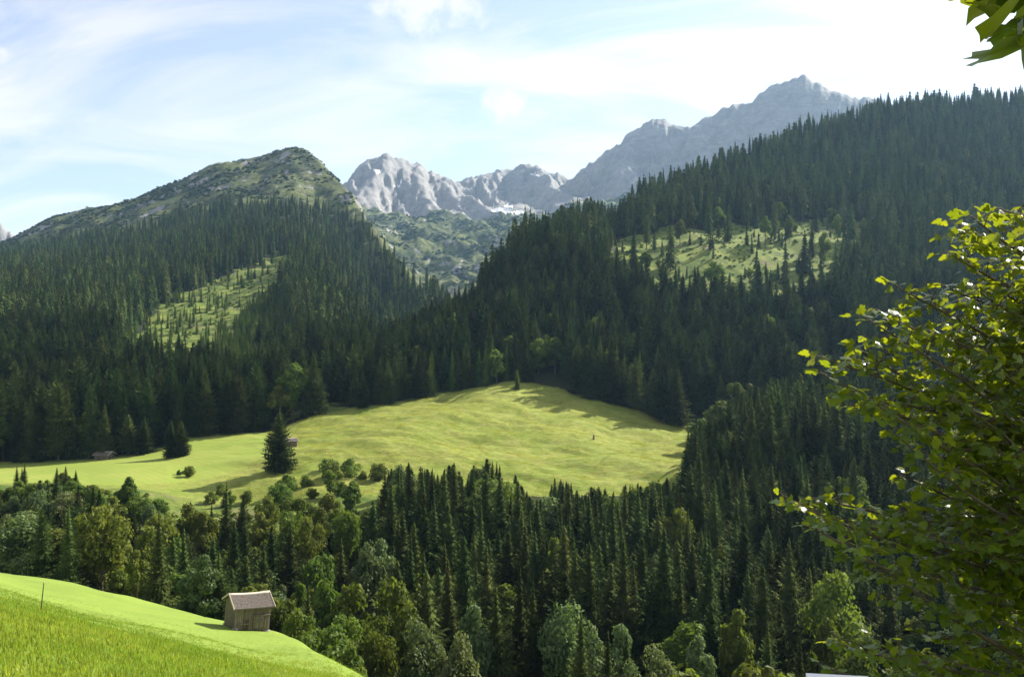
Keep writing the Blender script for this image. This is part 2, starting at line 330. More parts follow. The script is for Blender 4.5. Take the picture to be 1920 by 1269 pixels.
M_floor, t = new_mat('hillside_ground'); p = pos(t)
fl = mixc(t, noise(t, p, 0.25, 5), (0.018, 0.024, 0.010), (0.045, 0.052, 0.018))
gr = mixc(t, ramp(t, noise(t, p, 0.09, 6, 0.65), [(0.36, 0), (0.62, 1)]), (0.065, 0.115, 0.016), (0.19, 0.225, 0.042))
gr = mixc(t, ramp(t, noise(t, p, 0.05, 4, 0.65), [(0.56, 0), (0.72, 0.8)]), gr, (0.17, 0.14, 0.085))
ga = ramp(t, mth(t, 'ADD', attr(t, 'grass'), mth(t, 'MULTIPLY', mth(t, 'SUBTRACT', noise(t, p, 0.06, 5), 0.5), 0.7)), [(0.42, 0), (0.56, 1)])
finish(t, mixc(t, ga, fl, gr), 0.95, noise(t, p, 0.4, 6, 0.7), 0.9, 1.0)
M_alp, t = new_mat('alpine_rock_and_turf'); p = pos(t)
g = N(t, 'ShaderNodeNewGeometry'); sp = N(t, 'ShaderNodeSeparateXYZ'); t.links.new(g.outputs['Normal'], sp.inputs[0])
steep = mth(t, 'SUBTRACT', 1.0, sp.outputs[2])
rk = mixc(t, ramp(t, noise(t, p, 0.014, 7, 0.65, 0.5), [(0.3, 0), (0.7, 1)]), (0.20, 0.198, 0.20), (0.34, 0.335, 0.325))
st = pos(t, (0.004, 0.004, 0.055))
rk = mixc(t, ramp(t, noise(t, st, 1.0, 6, 0.7, 0.3), [(0.42, 0.0), (0.6, 0.3)]), rk, (0.17, 0.16, 0.16))
rk = mixc(t, ramp(t, noise(t, p, 0.09, 5, 0.7), [(0.5, 0), (0.72, 0.55)]), rk, (0.42, 0.39, 0.35))
tf = mixc(t, ramp(t, noise(t, p, 0.012, 6, 0.65), [(0.42, 0), (0.6, 1)]), (0.034, 0.050, 0.020), (0.115, 0.138, 0.046))
tf = mixc(t, ramp(t, noise(t, p, 0.05, 5, 0.65), [(0.55, 0), (0.7, 0.7)]), tf, (0.21, 0.18, 0.12))
f = mth(t, 'ADD', attr(t, 'rock'), mth(t, 'MULTIPLY', mth(t, 'SUBTRACT', noise(t, p, 0.016, 7, 0.68), 0.5), 1.5))
f = mth(t, 'ADD', f, mth(t, 'MULTIPLY', mth(t, 'SUBTRACT', steep, 0.16), 1.1))
f = ramp(t, f, [(0.46, 0), (0.56, 1)])
bh = mth(t, 'ADD', noise(t, p, 0.03, 9, 0.72), mth(t, 'MULTIPLY', noise(t, st, 1.0, 5, 0.7), 0.2))
finish(t, mixc(t, f, tf, rk), 0.92, bh, 1.0, 9.0, 0.15)

mown = (PXG < 505) | ((PXG < 560) & (DG > 330))
in_near = DG < gd['1'] * 1.06
in_past = (DG >= gd['4'] - 3) & (DG < gd['6'] + 6) & (PXG < 1310)
behind = DG > gd12 * 1.08
left = PXG < 725
alpleft = (PXG < 960) & (DG > 640) & ~behind & ((wtop > 0.06) | (rock_flank > 0.2) | ((PXG > 700) & (DG > 830)))
piece('meadow', in_near, M_meadow)
past_m = in_past & ~in_near
mow_m = past_m & (DG > gd['4'] + np.clip((PXG - 250) * 0.16, 0, 40)) & (PXG < 500)
piece('mown_field', mow_m, M_mown)
piece('pasture_hill', past_m & ~mow_m, M_past)
piece('ravine_ground', ~in_near & ~in_past & (DG < gd['4'] + 30), M_floor)
piece('wooded_hillside', ~in_near & ~in_past & ~(DG < gd['4'] + 30) & ~behind & ~alpleft & ~left, M_floor)
piece('wooded_mountainside', ~in_near & ~in_past & ~(DG < gd['4'] + 30) & ~behind & ~alpleft & left, M_floor)
piece('mountain_top', alpleft, M_alp)
piece('mountain_range', behind, M_alp)
# the bank the camera stands on
nx, ny = np.linspace(-45, 60, 90), np.concatenate([np.linspace(-60, 0, 30), np.linspace(0.4, 12.0, 30)])
gx, gy = np.meshgrid(nx, ny, indexing='ij'); gz = np.where(gy > 0, plane_h(gx, gy), -1.7 - 0.24 * gx - 0.1 * gy)
keep = lambda a: a
qi, qj = np.meshgrid(np.arange(89), np.arange(59), indexing='ij'); qi, qj = qi.ravel(), qj.ravel()
bank = mesh_np('bank', np.stack([gx, gy, gz], -1).reshape(-1, 3), np.stack([qi * 60 + qj, (qi + 1) * 60 + qj, (qi + 1) * 60 + qj + 1, qi * 60 + qj + 1], 1), None, M_meadow)
bank['kind'] = 'structure'

# ------------------------------------------------------------------ foliage and bark materials
def leaf_mat(name, c1, c2, trans=0.3, tcol=None, rough=0.5, spec=0.3, nscale=0.5, vary=0.5):
    m, t = new_mat(name)
    oi = N(t, 'ShaderNodeObjectInfo'); p = pos(t)
    c = mixc(t, ramp(t, noise(t, p, nscale, 3, 0.6), [(0.35, 0), (0.65, 1)]), c1, c2)
    hs = N(t, 'ShaderNodeHueSaturation'); t.links.new(c, hs.inputs['Color'])
    t.links.new(mth(t, 'ADD', mth(t, 'MULTIPLY', oi.outputs['Random'], vary), 1 - vary * 0.5), hs.inputs['Value'])
    r2 = mth(t, 'FRACT', mth(t, 'MULTIPLY', oi.outputs['Random'], 17.3))
    t.links.new(mth(t, 'ADD', mth(t, 'MULTIPLY', r2, 0.055), 0.457), hs.inputs['Hue'])
    b = N(t, 'ShaderNodeBsdfPrincipled', inp={'Roughness': rough, 'Specular IOR Level': spec}); t.links.new(hs.outputs[0], b.inputs['Base Color'])
    tr = N(t, 'ShaderNodeBsdfTranslucent')
    if tcol: t.links.new(mixc(t, 1.0, hs.outputs[0], tcol, 'MULTIPLY'), tr.inputs[0])
    else: t.links.new(hs.outputs[0], tr.inputs[0])
    mx = N(t, 'ShaderNodeMixShader', inp={0: trans}); t.links.new(b.outputs[0], mx.inputs[1]); t.links.new(tr.outputs[0], mx.inputs[2])
    o = N(t, 'ShaderNodeOutputMaterial'); t.links.new(mx.outputs[0], o.inputs[0]); return m
M_spruce = leaf_mat('spruce_needles', (0.028, 0.052, 0.014), (0.062, 0.092, 0.024), 0.14, None, 0.9, 0.03, 0.35, 0.95)
M_young = leaf_mat('young_spruce_needles', (0.060, 0.110, 0.020), (0.105, 0.160, 0.034), 0.22, None, 0.9, 0.03, 0.35, 0.5)
M_broad = leaf_mat('broadleaf_foliage', (0.060, 0.105, 0.016), (0.115, 0.165, 0.028), 0.38, (1.5, 1.5, 0.8), 0.6, 0.12, 0.45, 0.6)
M_pale = leaf_mat('grey_green_foliage', (0.080, 0.130, 0.045), (0.13, 0.18, 0.068), 0.33, (1.4, 1.4, 0.8), 0.6, 0.15, 0.45, 0.45)
M_scrub = leaf_mat('dwarf_pine_needles', (0.028, 0.048, 0.017), (0.055, 0.078, 0.026), 0.2, None, 0.9, 0.03, 0.3, 0.6)
M_bark, t = new_mat('bark'); p = pos(t, (3, 3, 0.7))
finish(t, mixc(t, noise(t, p, 2.0, 5, 0.7), (0.055, 0.042, 0.032), (0.15, 0.125, 0.10)), 0.95, noise(t, p, 3.0, 4, 0.7), 0.6, 0.05)

# ------------------------------------------------------------------ tree shapes (shared mesh data)
def tube_np(path, radii, sides=6):
    V, Q = [], []
    path = [Vector(p) for p in path]
    for i, p in enumerate(path):
        d = (path[min(i + 1, len(path) - 1)] - path[max(i - 1, 0)]).normalized()
        a = d.orthogonal().normalized(); b = d.cross(a)
        for k in range(sides):
            an = 2 * math.pi * k / sides; V.append(p + (a * math.cos(an) + b * math.sin(an)) * radii[i])
    for i in range(len(path) - 1):
        for k in range(sides):
            Q.append((i * sides + k, i * sides + (k + 1) % sides, (i + 1) * sides + (k + 1) % sides, (i + 1) * sides + k))
    return [tuple(v) for v in V], Q
def join(parts):
    V, Q = [], []
    for v, q in parts:
        o = len(V); V += v; Q += [tuple(i + o for i in f) for f in q]
    return V, Q
def skirt(V, Q, r, H, R, bare, power, levels, n):
    """tiers of drooping, ragged branch skirts: the closed inner mass of a spruce"""
    gap = H * (1 - bare) / levels
    for k in range(levels):
        t = (k + r.uniform(-.2, .2)) / levels; t = min(max(t, 0), .97); z = H * (bare + (1 - bare) * t)
        rad = max(R * (1 - t) ** power * min(1.0, .6 + t * 5), .12); dr = .55 * (1 - t) + .25
        c0 = len(V); V.append((0, 0, z + gap * 1.5)); a0 = r.uniform(0, 6.28); lop = r.uniform(0, 6.28); la = r.uniform(0, .22)
        for j in range(2 * n):
            a = a0 + math.pi * j / n; q = (r.uniform(.82, 1.22) if j % 2 == 0 else r.uniform(.42, .66)) * (1 + la * math.cos(a - lop))
            V.append((math.cos(a) * rad * q, math.sin(a) * rad * q, z - rad * q * dr * (1.0 if j % 2 == 0 else .55) + gap * .4))
        for j in range(2 * n): Q.append((c0, c0 + 1 + j, c0 + 1 + (j + 1) % (2 * n)))
def spruce_shape(seed, H=25.0, R=3.1, whorls=46, nb=8, seg=4, bare=0.05, power=0.8, dens=1.0, comb=True, ragged=0.25, core=.70, levels=26, pts_n=13, fronds=True):
    r = np.random.default_rng(seed); V, Q = [], []
    def tri(a, b, c):
        k = len(V); V.extend((a, b, c)); Q.append((k, k + 1, k + 2))
    bulge = r.uniform(-0.15, 0.2)
    gaps = r.uniform(0, 6.28, 3)
    for k in range(whorls if fronds else 0):
        t = (k + r.uniform(-.3, .3)) / whorls; t = min(max(t, 0.0), 0.985)
        z = H * (bare + (1 - bare) * t)
        prof = (1 - t) ** power * (1 + bulge * math.sin(t * 5)) * min(1.0, 0.55 + t * 5) + 0.02
        n = max(3, int(round(nb * (0.55 + 0.45 * (1 - t)) * dens)))
        a0 = r.uniform(0, 6.28)
        for j in range(n):
            a = a0 + 6.283 * j / n + r.uniform(-.25, .25)
            L = R * prof * (1 + ragged * r.uniform(-1, 0.9)) * (1 + 0.16 * math.sin(a + gaps[0]) * math.sin(t * 7 + gaps[1]))
            L = max(L, .34 - .2 * t)
            droop = 0.62 * (1 - t) ** 1.2 - 0.35 * t + r.uniform(-.12, .12); up = 0.34 + r.uniform(-.1, .1)
            ca, sa = math.cos(a), math.sin(a)
            def pt(s): return np.array((ca * L * s, sa * L * s, z + L * (-droop * s + up * s * s)))
            side = np.array((-sa, ca, 0.0))
            pts = [pt(0.12 + 0.88 * q / seg) for q in range(seg + 1)]
            for q in range(seg):
                s = q / seg; w = L * (0.36 * (1 - 0.62 * s)) * r.uniform(.75, 1.2) + 0.10
                out = pts[q + 1] - pts[q]
                for sg in (-1, 1):
                    tip = pts[q] + side * sg * w + out * r.uniform(.7, 1.4) + np.array((0, 0, -w * r.uniform(.1, .55)))
                    tri(pts[q], pts[q] + out * 0.8, tip)
                if comb and q > 0:
                    tri(pts[q] - out * .25, pts[q] + out * .3, pts[q] + np.array((r.uniform(-.1, .1), r.uniform(-.1, .1), -L * r.uniform(.16, .3) - .15)))
            tri(pts[-2] + side * 0.06 * L, pts[-2] - side * 0.06 * L, pts[-1] + (pts[-1] - pts[-2]) * 0.35)
    skirt(V, Q, r, H, R * core, bare, power, levels, pts_n)
    tk = H * 0.045
    for a in (0, 2.1, 4.2):
        tri((0.10 * math.cos(a), 0.10 * math.sin(a), H * .97), (0.10 * math.cos(a + 2.1), 0.10 * math.sin(a + 2.1), H * .97), (0, 0, H * 1.0 + tk * .5))
    crown = (V, Q)
    tr = tube_np([(0, 0, -1.5), (0, 0, H * .3), (0, 0, H * .7), (0, 0, H * .98)], [H * .013, H * .0105, H * .006, H * .001], 7)
    return crown, tr
def broad_shape(seed, H=14.0, W=4.6, nleaf=5200, leaf=0.34, base=0.16, lobes=20, tall=1.0, pointed=0.0):
    r = np.random.default_rng(seed)
    zc = H * (base + (1 - base) * (0.52 if base > .05 else .44)); hz = H * (1 - base) * (0.5 if base > .05 else .52)
    C = []
    for k in range(lobes):
        d = r.normal(size=3); d /= np.linalg.norm(d); q = r.uniform(.45, .86)
        z = d[2] * q; wr = (1 - pointed * max(0, z))
        C.append((d[0] * W * q * wr, d[1] * W * q * wr, zc + z * hz, W * r.uniform(.26, .46) * (1 - .3 * pointed * max(0, z))))
    C.append((0, 0, zc, W * .55)); C.append((r.uniform(-.5, .5), r.uniform(-.5, .5), zc + hz * .72, W * .33))
    C = np.array(C); wts = C[:, 3] ** 2; wts /= wts.sum()
    li = r.choice(len(C), nleaf, p=wts)
    d = r.normal(size=(nleaf, 3)); d[:, 2] += 0.28; d /= np.linalg.norm(d, axis=1, keepdims=True)
    rr = C[li, 3] * (r.uniform(.25, 1, nleaf) ** .4) * (1 + .12 * r.normal(size=nleaf))
    pc = C[li, :3] + d * rr[:, None] * np.array((1, 1, .85))
    nrm = d + r.normal(size=(nleaf, 3)) * .55 + np.array((0, 0, .25)); nrm /= np.linalg.norm(nrm, axis=1, keepdims=True)
    a = np.cross(nrm, r.normal(size=(nleaf, 3))); a /= np.linalg.norm(a, axis=1, keepdims=True); b = np.cross(nrm, a)
    s = leaf * r.uniform(.55, 1.35, nleaf)[:, None]
    v = np.stack([pc - a * s, pc - b * s * .6 + nrm * s * .15, pc + a * s, pc + b * s * .6 + nrm * s * .15], 1).reshape(-1, 3)
    crown = (v, np.arange(nleaf * 4).reshape(-1, 4))
    parts = [tube_np([(0, 0, -1.2), (.1, 0, H * base), (-.05, .1, zc), (0, 0, zc + hz * .7)], [H * .022, H * .018, H * .011, H * .003], 8)]
    for k in range(min(9, len(C))):
        e = Vector(C[k, :3]); z0 = min(e.z - W * .35, zc); s0 = Vector((0, 0, max(H * base * .8, z0)))
        mid = s0.lerp(e, .5) + Vector((0, 0, -.3)); parts.append(tube_np([s0, mid, e], [H * .009, H * .006, H * .002], 5))
    return crown, join(parts)
def kind(name, crown, trunk, leafm, smooth=False):
    cm = mesh_np(name + '_crown', crown[0], crown[1], None, leafm, smooth, link=False)
    tm = mesh_np(name + '_trunk', trunk[0], trunk[1], None, M_bark, True, link=False)
    ks = len(crown[0]); 
    return dict(crown=cm, trunk=tm, H=None)
def both(name, crown, trunk, leafm):
    """crown and trunk in one mesh, for the far masses of forest"""
    V = np.concatenate([np.asarray(crown[0]), np.asarray(trunk[0])]); n = len(crown[0])
    me = bpy.data.meshes.new(name)
    T = [tuple(f) for f in crown[1]] + [tuple(i + n for i in f) for f in trunk[1]]
    me.from_pydata([tuple(v) for v in V], [], T); me.materials.append(leafm); me.materials.append(M_bark)
    mi = np.zeros(len(T), np.int32); mi[len(crown[1]):] = 1; me.polygons.foreach_set('material_index', mi); me.update()
    return bpy.data.objects.new(name, me)
SP = []                        # tall spruces, 25 m
for s, kw in enumerate([dict(R=4.7), dict(R=5.2, power=.8), dict(R=4.4, power=.95, ragged=.35), dict(R=4.2, bare=.10, power=.6, ragged=.45), dict(R=5.0, power=1.05), dict(R=5.4, power=.9, whorls=40, ragged=.36), dict(R=3.8, bare=.14, power=.5, ragged=.5, levels=20)]):
    SP.append(kind('spruce', *spruce_shape(100 + s, **kw), M_spruce))
SPB = [kind('spruce', *spruce_shape(140 + s, R=6.2, power=.62, whorls=46, nb=11, seg=5, bare=.01), M_spruce) for s in range(2)]     # open-grown, broad to the ground
SPY = [kind('spruce', *spruce_shape(150 + s, R=4.2, power=.85, whorls=34, nb=8, bare=.01), M_young) for s in range(3)]
BL = []
for s, kw in enumerate([dict(), dict(W=5.2, lobes=26), dict(W=3.8, pointed=.45, lobes=18), dict(W=4.4, base=.1, lobes=16), dict(W=3.3, pointed=.3, lobes=15, nleaf=4200)]):
    BL.append(kind('broadleaf', *broad_shape(200 + s, **kw), M_broad))
PL = [kind('pale_broadleaf', *broad_shape(230 + s, W=w, lobes=l, base=.08, pointed=pp, leaf=.30, nleaf=5600), M_pale) for s, (w, l, pp) in enumerate([(4.6, 22, .2), (5.2, 26, .0), (3.7, 18, .45)])]
BU = [kind('shrub', *broad_shape(260 + s, H=5.0, W=3.1, nleaf=2000, leaf=.26, base=.0, lobes=14), M_broad) for s in range(3)]

# ------------------------------------------------------------------ things
counts = {}
def thing(name, loc, label=None, cat=None, group=None, rz=0.0, sc=(1, 1, 1)):
    o = bpy.data.objects.new(name, None); COL.objects.link(o); o.empty_display_size = .5
    o.location = loc; o.rotation_euler = (0, 0, rz); o.scale = sc
    if label: o['label'] = label
    if cat: o['category'] = cat
    if group: o['group'] = group
    return o
def part(name, mesh, parent):
    o = bpy.data.objects.new(name, mesh); COL.objects.link(o); o.parent = parent; return o
def tree(name, kd, base_h, loc, height, wide=1.0, rz=0.0):
    s = height / base_h
    o = thing(name, (loc[0], loc[1], loc[2] - 0.15), rz=rz, sc=(s * wide, s * wide, s))
    part('trunk', kd['trunk'], o); part('crown', kd['crown'], o); return o

# ------------------------------------------------------------------ where the trees stand
def project(x, y, z): return CX + F * x / y, CY - F * z / y
def scatter_grid(D0, D1, spacing, u0=-0.74, u1=0.74, jit=.48):
    xs, ys = [], []; D = D0
    while D < D1:
        s = spacing(D) if callable(spacing) else spacing
        n = max(2, int((u1 - u0) * D / s)); x = np.linspace(u0 * D, u1 * D, n)
        xs.append(x + rng.uniform(-jit, jit, n) * s); ys.append(D + rng.uniform(-jit, jit, n) * s); D += s
    x, y = np.concatenate(xs), np.concatenate(ys); h = ground(x, y); X, Y = project(x, y, h)
    return x, y, h, X, Y
# lowest photo line that the tops of the ravine trees may reach (the pasture shows above it)
TOPLINE = [(-700, 880), (0, 888), (40, 868), (60, 895), (110, 880), (150, 890), (200, 905), (240, 893), (265, 915), (300, 928), (400, 912), (425, 904), (460, 935), (520, 910), (560, 905), (600, 892), (620, 866), (650, 868), (690, 882), (730, 872), (760, 864), (790, 866), (820, 880), (850, 868), (875, 890), (900, 858), (950, 862), (980, 905), (1005, 938), (1035, 890), (1060, 895), (1090, 918), (1115, 905), (1150, 918), (1190, 900), (1225, 905), (1250, 893), (1275, 905), (1290, 800), (1350, 755), (1450, 700), (1700, 700), (2700, 700)]
topx, topy = [p[0] for p in TOPLINE], [p[1] for p in TOPLINE]
spr = []      # x, y, z, height, wide, kind ('S','B','Y'), zone
brd = []      # x, y, z, height, wide, kind, zone
shr = []
def cap(x, y, z, H, X, jitter=14):
    yl = np.interp(X, topx, topy) + rng.uniform(0, jitter)
    return min(H, (CY - yl) / F * y - z)
taken = []
def free(x, y, r):
    for (a, b, c) in taken:
        if (a - x) ** 2 + (b - y) ** 2 < (c + r) ** 2: return False
    return True
HUT = hit(462, 1181); HUT = Vector((HUT.x, HUT.y, HUT.z))
taken.append((HUT.x, HUT.y, 5.0))
# trees picked out one by one from the photograph: photo x, photo y of the top, distance, crown width in photo px, kind
PICK = [ # near broadleaf row along the ravine
 (190, 948, 158, 120, 'b1'), (40, 962, 165, 130, 'p1'), (112, 990, 163, 90, 'b3'), (560, 1140, 118, 80, 'b0'), (610, 1078, 132, 95, 'b2'), (655, 1095, 128, 80, 'b0'), (560, 1085, 140, 70, 'b4'),
 (600, 1035, 158, 40, 'b3'), (690, 1010, 165, 60, 'p0'), (715, 1000, 168, 50, 'p2'), (745, 1092, 124, 75, 'b0'), (790, 1165, 112, 85, 'p1'), (700, 1180, 108, 90, 'b1'), (860, 1175, 112, 95, 'p0'), (660, 1200, 98, 70, 'b2'),
 (890, 1120, 124, 70, 'p2'), (1055, 1128, 126, 90, 'p1'), (1110, 1160, 118, 90, 'p0'), (1165, 1158, 120, 85, 'p2'), (1235, 1215, 112, 110, 'p1'), (1310, 1180, 120, 80, 'p2'), (1180, 1230, 108, 80, 'p0'),
 (1385, 1130, 130, 60, 'b4'), (1560, 1072, 140, 85, 'b0'), (1555, 1150, 130, 75, 'b2'), (1610, 1190, 120, 90, 'b1'), (1270, 955, 205, 80, 'b0'), (1350, 748, 345, 75, 'b2'), (1312, 785, 322, 55, 'b0'), (1380, 715, 380, 40, 'b3'), (1365, 890, 265, 60, 'b2'), (1350, 930, 235, 70, 'b4'),
 (550, 668, 372, 70, 'b2'), (525, 720, 365, 55, 'b4'), (575, 1125, 128, 60, 'p0'), (640, 1150, 118, 75, 'b3'), (1040, 1000, 170, 45, 'b4'), (490, 1120, 138, 60, 'b0'), (535, 1120, 132, 60, 'b3'),
 (1115, 595, 470, 42, 'b0'), (1040, 630, 425, 60, 'b2'), (1010, 635, 425, 45, 'b0'), (850, 582, 460, 30, 'b4'), (780, 648, 440, 40, 'b0'), (1545, 415, 640, 22, 'b0'), (1570, 402, 690, 22, 'b0'), (1300, 386, 700, 20, 'b4'), (1275, 410, 660, 26, 'b2'), (1435, 400, 660, 22, 'b4'), (1240, 395, 690, 16, 'b4'), (1480, 405, 680, 16, 'b0'), (1620, 410, 690, 18, 'b0'),
 (1340, 490, 575, 40, 'b0'), (1210, 470, 600, 30, 'b2'), (1400, 590, 500, 45, 'b0'), (1520, 575, 510, 40, 'b2'), (1550, 585, 505, 35, 'b4'), (1580, 590, 500, 40, 'p2'), (1460, 605, 490, 35, 'b0'), (1160, 575, 500, 26, 'b4'), (1285, 578, 505, 30, 'b0'), (1045, 460, 575, 22, 'b2'), (935, 590, 520, 18, 'b0'),
 (60, 905, 225, 70, 'b0'), (20, 912, 232, 60, 'b3'), (135, 898, 228, 80, 'b2'), (165, 910, 222, 60, 'b0'), (240, 890, 220, 50, 'b2'), (215, 925, 210, 60, 'b4'), (300, 960, 195, 90, 'b1'), (355, 945, 205, 60, 'b0'), (280, 985, 178, 70, 'b0'), (380, 955, 200, 60, 'b3'), (330, 1000, 170, 60, 'b4'),
 (525, 905, 228, 70, 'b1'), (500, 930, 215, 60, 'b0'), (560, 930, 212, 70, 'b3'), (545, 955, 198, 70, 'b1'), (490, 955, 200, 55, 'b4'), (600, 950, 205, 50, 'b0'), (630, 935, 215, 45, 'b4'), (650, 955, 200, 60, 'b1'), (580, 970, 192, 60, 'b0')]
PICK_S = [ # spruces: x, top y, distance, kind
 (425, 903, 205, 'S'), (452, 925, 208, 'S'), (400, 1010, 160, 'S'), (440, 985, 170, 'S'), (265, 1028, 150, 'S'), (300, 1065, 138, 'S'), (345, 990, 152, 'S'), (370, 1045, 142, 'S'), (395, 1060, 138, 'S'), (325, 1010, 150, 'S'), (495, 1030, 148, 'S'), (578, 1095, 124, 'S'), (720, 1062, 132, 'S'), (640, 1010, 165, 'S'),
 (30, 872, 236, 'S'), (45, 868, 238, 'S'), (105, 875, 240, 'S'), (125, 872, 236, 'S'), (142, 880, 238, 'S'), (90, 900, 222, 'S'), (460, 985, 180, 'S'), (510, 985, 180, 'S'), (545, 990, 178, 'S'), (840, 1050, 138, 'S'), (870, 1010, 150, 'S'), (1000, 1090, 128, 'S'), (975, 1060, 132, 'S'), (1060, 1070, 130, 'S'), (1245, 990, 150, 'S'), (1090, 1150, 108, 'S'), (1140, 1180, 104, 'S'), (1500, 1190, 118, 'S'), (1430, 1060, 140, 'S'), (1175, 1190, 110, 'S'), (930, 1100, 124, 'S'), (1480, 1010, 150, 'S'), (800, 1075, 128, 'S'), (1330, 1000, 150, 'S'), (1395, 980, 165, 'S'), (1170, 1010, 150, 'S'), (1105, 1015, 150, 'S'), (770, 1000, 160, 'S'), (700, 940, 190, 'S')]
def add_pick(X, ytop, D, w, kd):
    x = (X - CX) / F * D; z = float(ground(x, D)); H = (CY - ytop) / F * D - z
    H = min(max(H, 4.0), 26.0); base = {'b': 14.0, 'p': 14.0}[kd[0]]; W0 = {'b': (4.6, 5.2, 3.8, 4.4, 3.3), 'p': (4.6, 5.2, 3.7)}[kd[0]][int(kd[1])]
    wide = (w / F * D / 2) / (W0 * H / base * 1.12); wide = min(max(wide, .6), 1.5)
    brd.append((x, D, z, H, wide, kd, 'pick')); taken.append((x, D, w / F * D * .32))
for a in PICK: add_pick(*a)
for X, yt, D, kd in PICK_S:
    x = (X - CX) / F * D; z = float(ground(x, D)); H = min(max((CY - yt) / F * D - z, 6.0), 34.0)
    spr.append((x, D, z, H, rng.uniform(.9, 1.15), kd, 'pick')); taken.append((x, D, 1.6))
# lone trees on the pasture: photo x, photo y of the foot, photo y of the top, width px, kind
LONE = [(524, 884, 776, 66, 'B', 'lone'), (321, 858, 788, 34, 'B', 'pair'), (341, 855, 790, 34, 'B', 'pair'), (241, 854, 779, 40, 'S', 'byhut'), (271, 850, 782, 36, 'S', 'byhut'), (300, 836, 788, 22, 'S', 'byhut'), (970, 731, 692, 20, 'Y', 'dome'), (216, 856, 838, 10, 'Y', 'byhut')]
for X, yb, yt, w, kd, zn in LONE:
    p0 = hit(X, yb, 200, 420); H = (yb - yt) / F * p0.y
    R0 = {'B': 6.2, 'S': 4.1, 'Y': 4.2}[kd] * H / 25.0
    spr.append((p0.x, p0.y, p0.z, H, (w / F * p0.y / 2) / R0, kd, zn)); taken.append((p0.x, p0.y, w / F * p0.y / 2))
SH = [(355, 893, 22, 'isle'), (336, 891, 11, 'isle'), (575, 912, 26, 'edge'), (622, 900, 40, 'edge'), (612, 884, 24, 'edge'), (655, 895, 36, 'edge'), (712, 902, 36, 'edge'), (680, 900, 18, 'edge'), (585, 935, 22, 'edge'), (640, 930, 26, 'edge'), (415, 930, 24, 'edge'), (465, 945, 26, 'edge'), (540, 925, 34, 'edge'), (395, 945, 24, 'edge')]
for X, yb, w, zn in SH:
    p0 = hit(X, yb, 190, 420); shr.append((p0.x, p0.y, p0.z, w / F * p0.y * .95, 1.0, zn)); taken.append((p0.x, p0.y, w / F * p0.y * .4))
# the ravine wood
x, y, h, X, Y = scatter_grid(70, 268, 5.7, -0.72, 0.80)
for i in range(len(x)):
    D = y[i]; Xi = X[i]
    if D < max(100, g1D(Xi) + (30 if 480 < Xi < 800 else 5)) or D > 268: continue
    edge = g4D(Xi)
    if Xi < 1290 and D > edge - 3: continue
    if poly_mask(CLEAR_S, np.array([Xi]), np.array([Y[i]]))[0] and D < 300: continue
    dens = 1.0; pb = .12; H = rng.uniform(19, 27)
    if Xi < 440: pb = .62; H = rng.uniform(10, 17); dens = .75 if D < edge - 32 else .3
    elif Xi < 720: pb = .6 if D > 185 else .8; H = rng.uniform(9, 16) if D > 190 else rng.uniform(12, 20); dens = .9 if D < edge - 42 else .12
    elif D < 148: pb = .85; H = rng.uniform(9, 14); dens = .5
    if Xi > 1290: H = rng.uniform(16, 25); pb = .10 if D > 160 else .4
    if Xi > 1290 and D < 130: dens = .55
    if rng.random() > dens or not free(x[i], D, .8): continue
    isb = rng.random() < pb
    if isb: H *= .72
    H = cap(x[i], D, h[i], H, Xi)
    if H < 4.5: continue
    if D < 125: H = min(H, 14)
    # do not hide the hut or the meadow edge: near trees stay under the crest line there
    if isb: brd.append((x[i], D, h[i], H, rng.uniform(.8, 1.1), 'b%d' % rng.integers(5) if rng.random() < .7 else 'p%d' % rng.integers(3), 'ravine'))
    else: spr.append((x[i], D, h[i], H, rng.uniform(.85, 1.15) * (1.25 if H < 14 else 1.0), 'S', 'ravine'))
# the hillsides and the mountain
def density(X, Y, D, x):
    n = fbm(x / 70, D / 70, 90, 3)
    return n
x, y, h, X, Y = scatter_grid(262, 1720, lambda D: 5.2 + 3.8 * sst(380, 1300, D), -0.72, 0.74)
inL = in_poly(CLEAR_L, x, y, X, Y) & (y > 480) & (y < 1100); inR = in_poly(CLEAR_R, x, y, X, Y) & (y > 520) & (y < 900); inG = in_poly(CLEAR_G, x, y, X, Y) & (y < 520)
tl = pch(TREELINE, X); d12x = np.interp(X, PXc, d12); g6x, g4x = g6D(X), g4D(X)
pn = fbm(x / 60, y / 60, 91, 3); pn2 = fbm(x / 25, y / 25, 95, 2)
rnd = rng.random((6, len(x)))
past = (X < 1290) & (y < g6x + 1.5)
top_ok = (X > 800) | (Y > tl + 8 * pn2)
flank = (X > 655) & (X < 815) & (y > 850)
keep = ~past & top_ok & (y < d12x * np.where((X > 640) & (X < 830), 1.07, 1.02)) & ~(flank & (rnd[0] > .5)) & ~(inL & (rnd[0] > .12 + .3 * (pn2 > .15))) & ~(inR & (rnd[0] > .08 + .25 * (pn2 > .25))) & ~(inG & (rnd[0] > .12))
keep &= ~((X < 700) & (Y < tl + 40) & (rnd[0] > .55))
keep &= rnd[5] > .06 + .10 * (pn2 > .3)
young = ((poly_mask([(215, 720), (240, 620), (330, 560), (440, 530), (510, 520), (540, 600), (560, 680), (460, 720)], X, Y) & (y < 900)) & (pn > -.7)) | ((y > 395) & (y < 480) & (X > 640) & (pn > -.15) & (rnd[1] < .6))
Hs = 15 + 16 * rnd[2] ** .8 + 4 * pn
Hs = np.where(X > 900, Hs + 3, Hs); Hs = np.where(y > 1100, Hs * .85, Hs)
Hs = np.where(young, 9 + 6 * rnd[2], Hs)
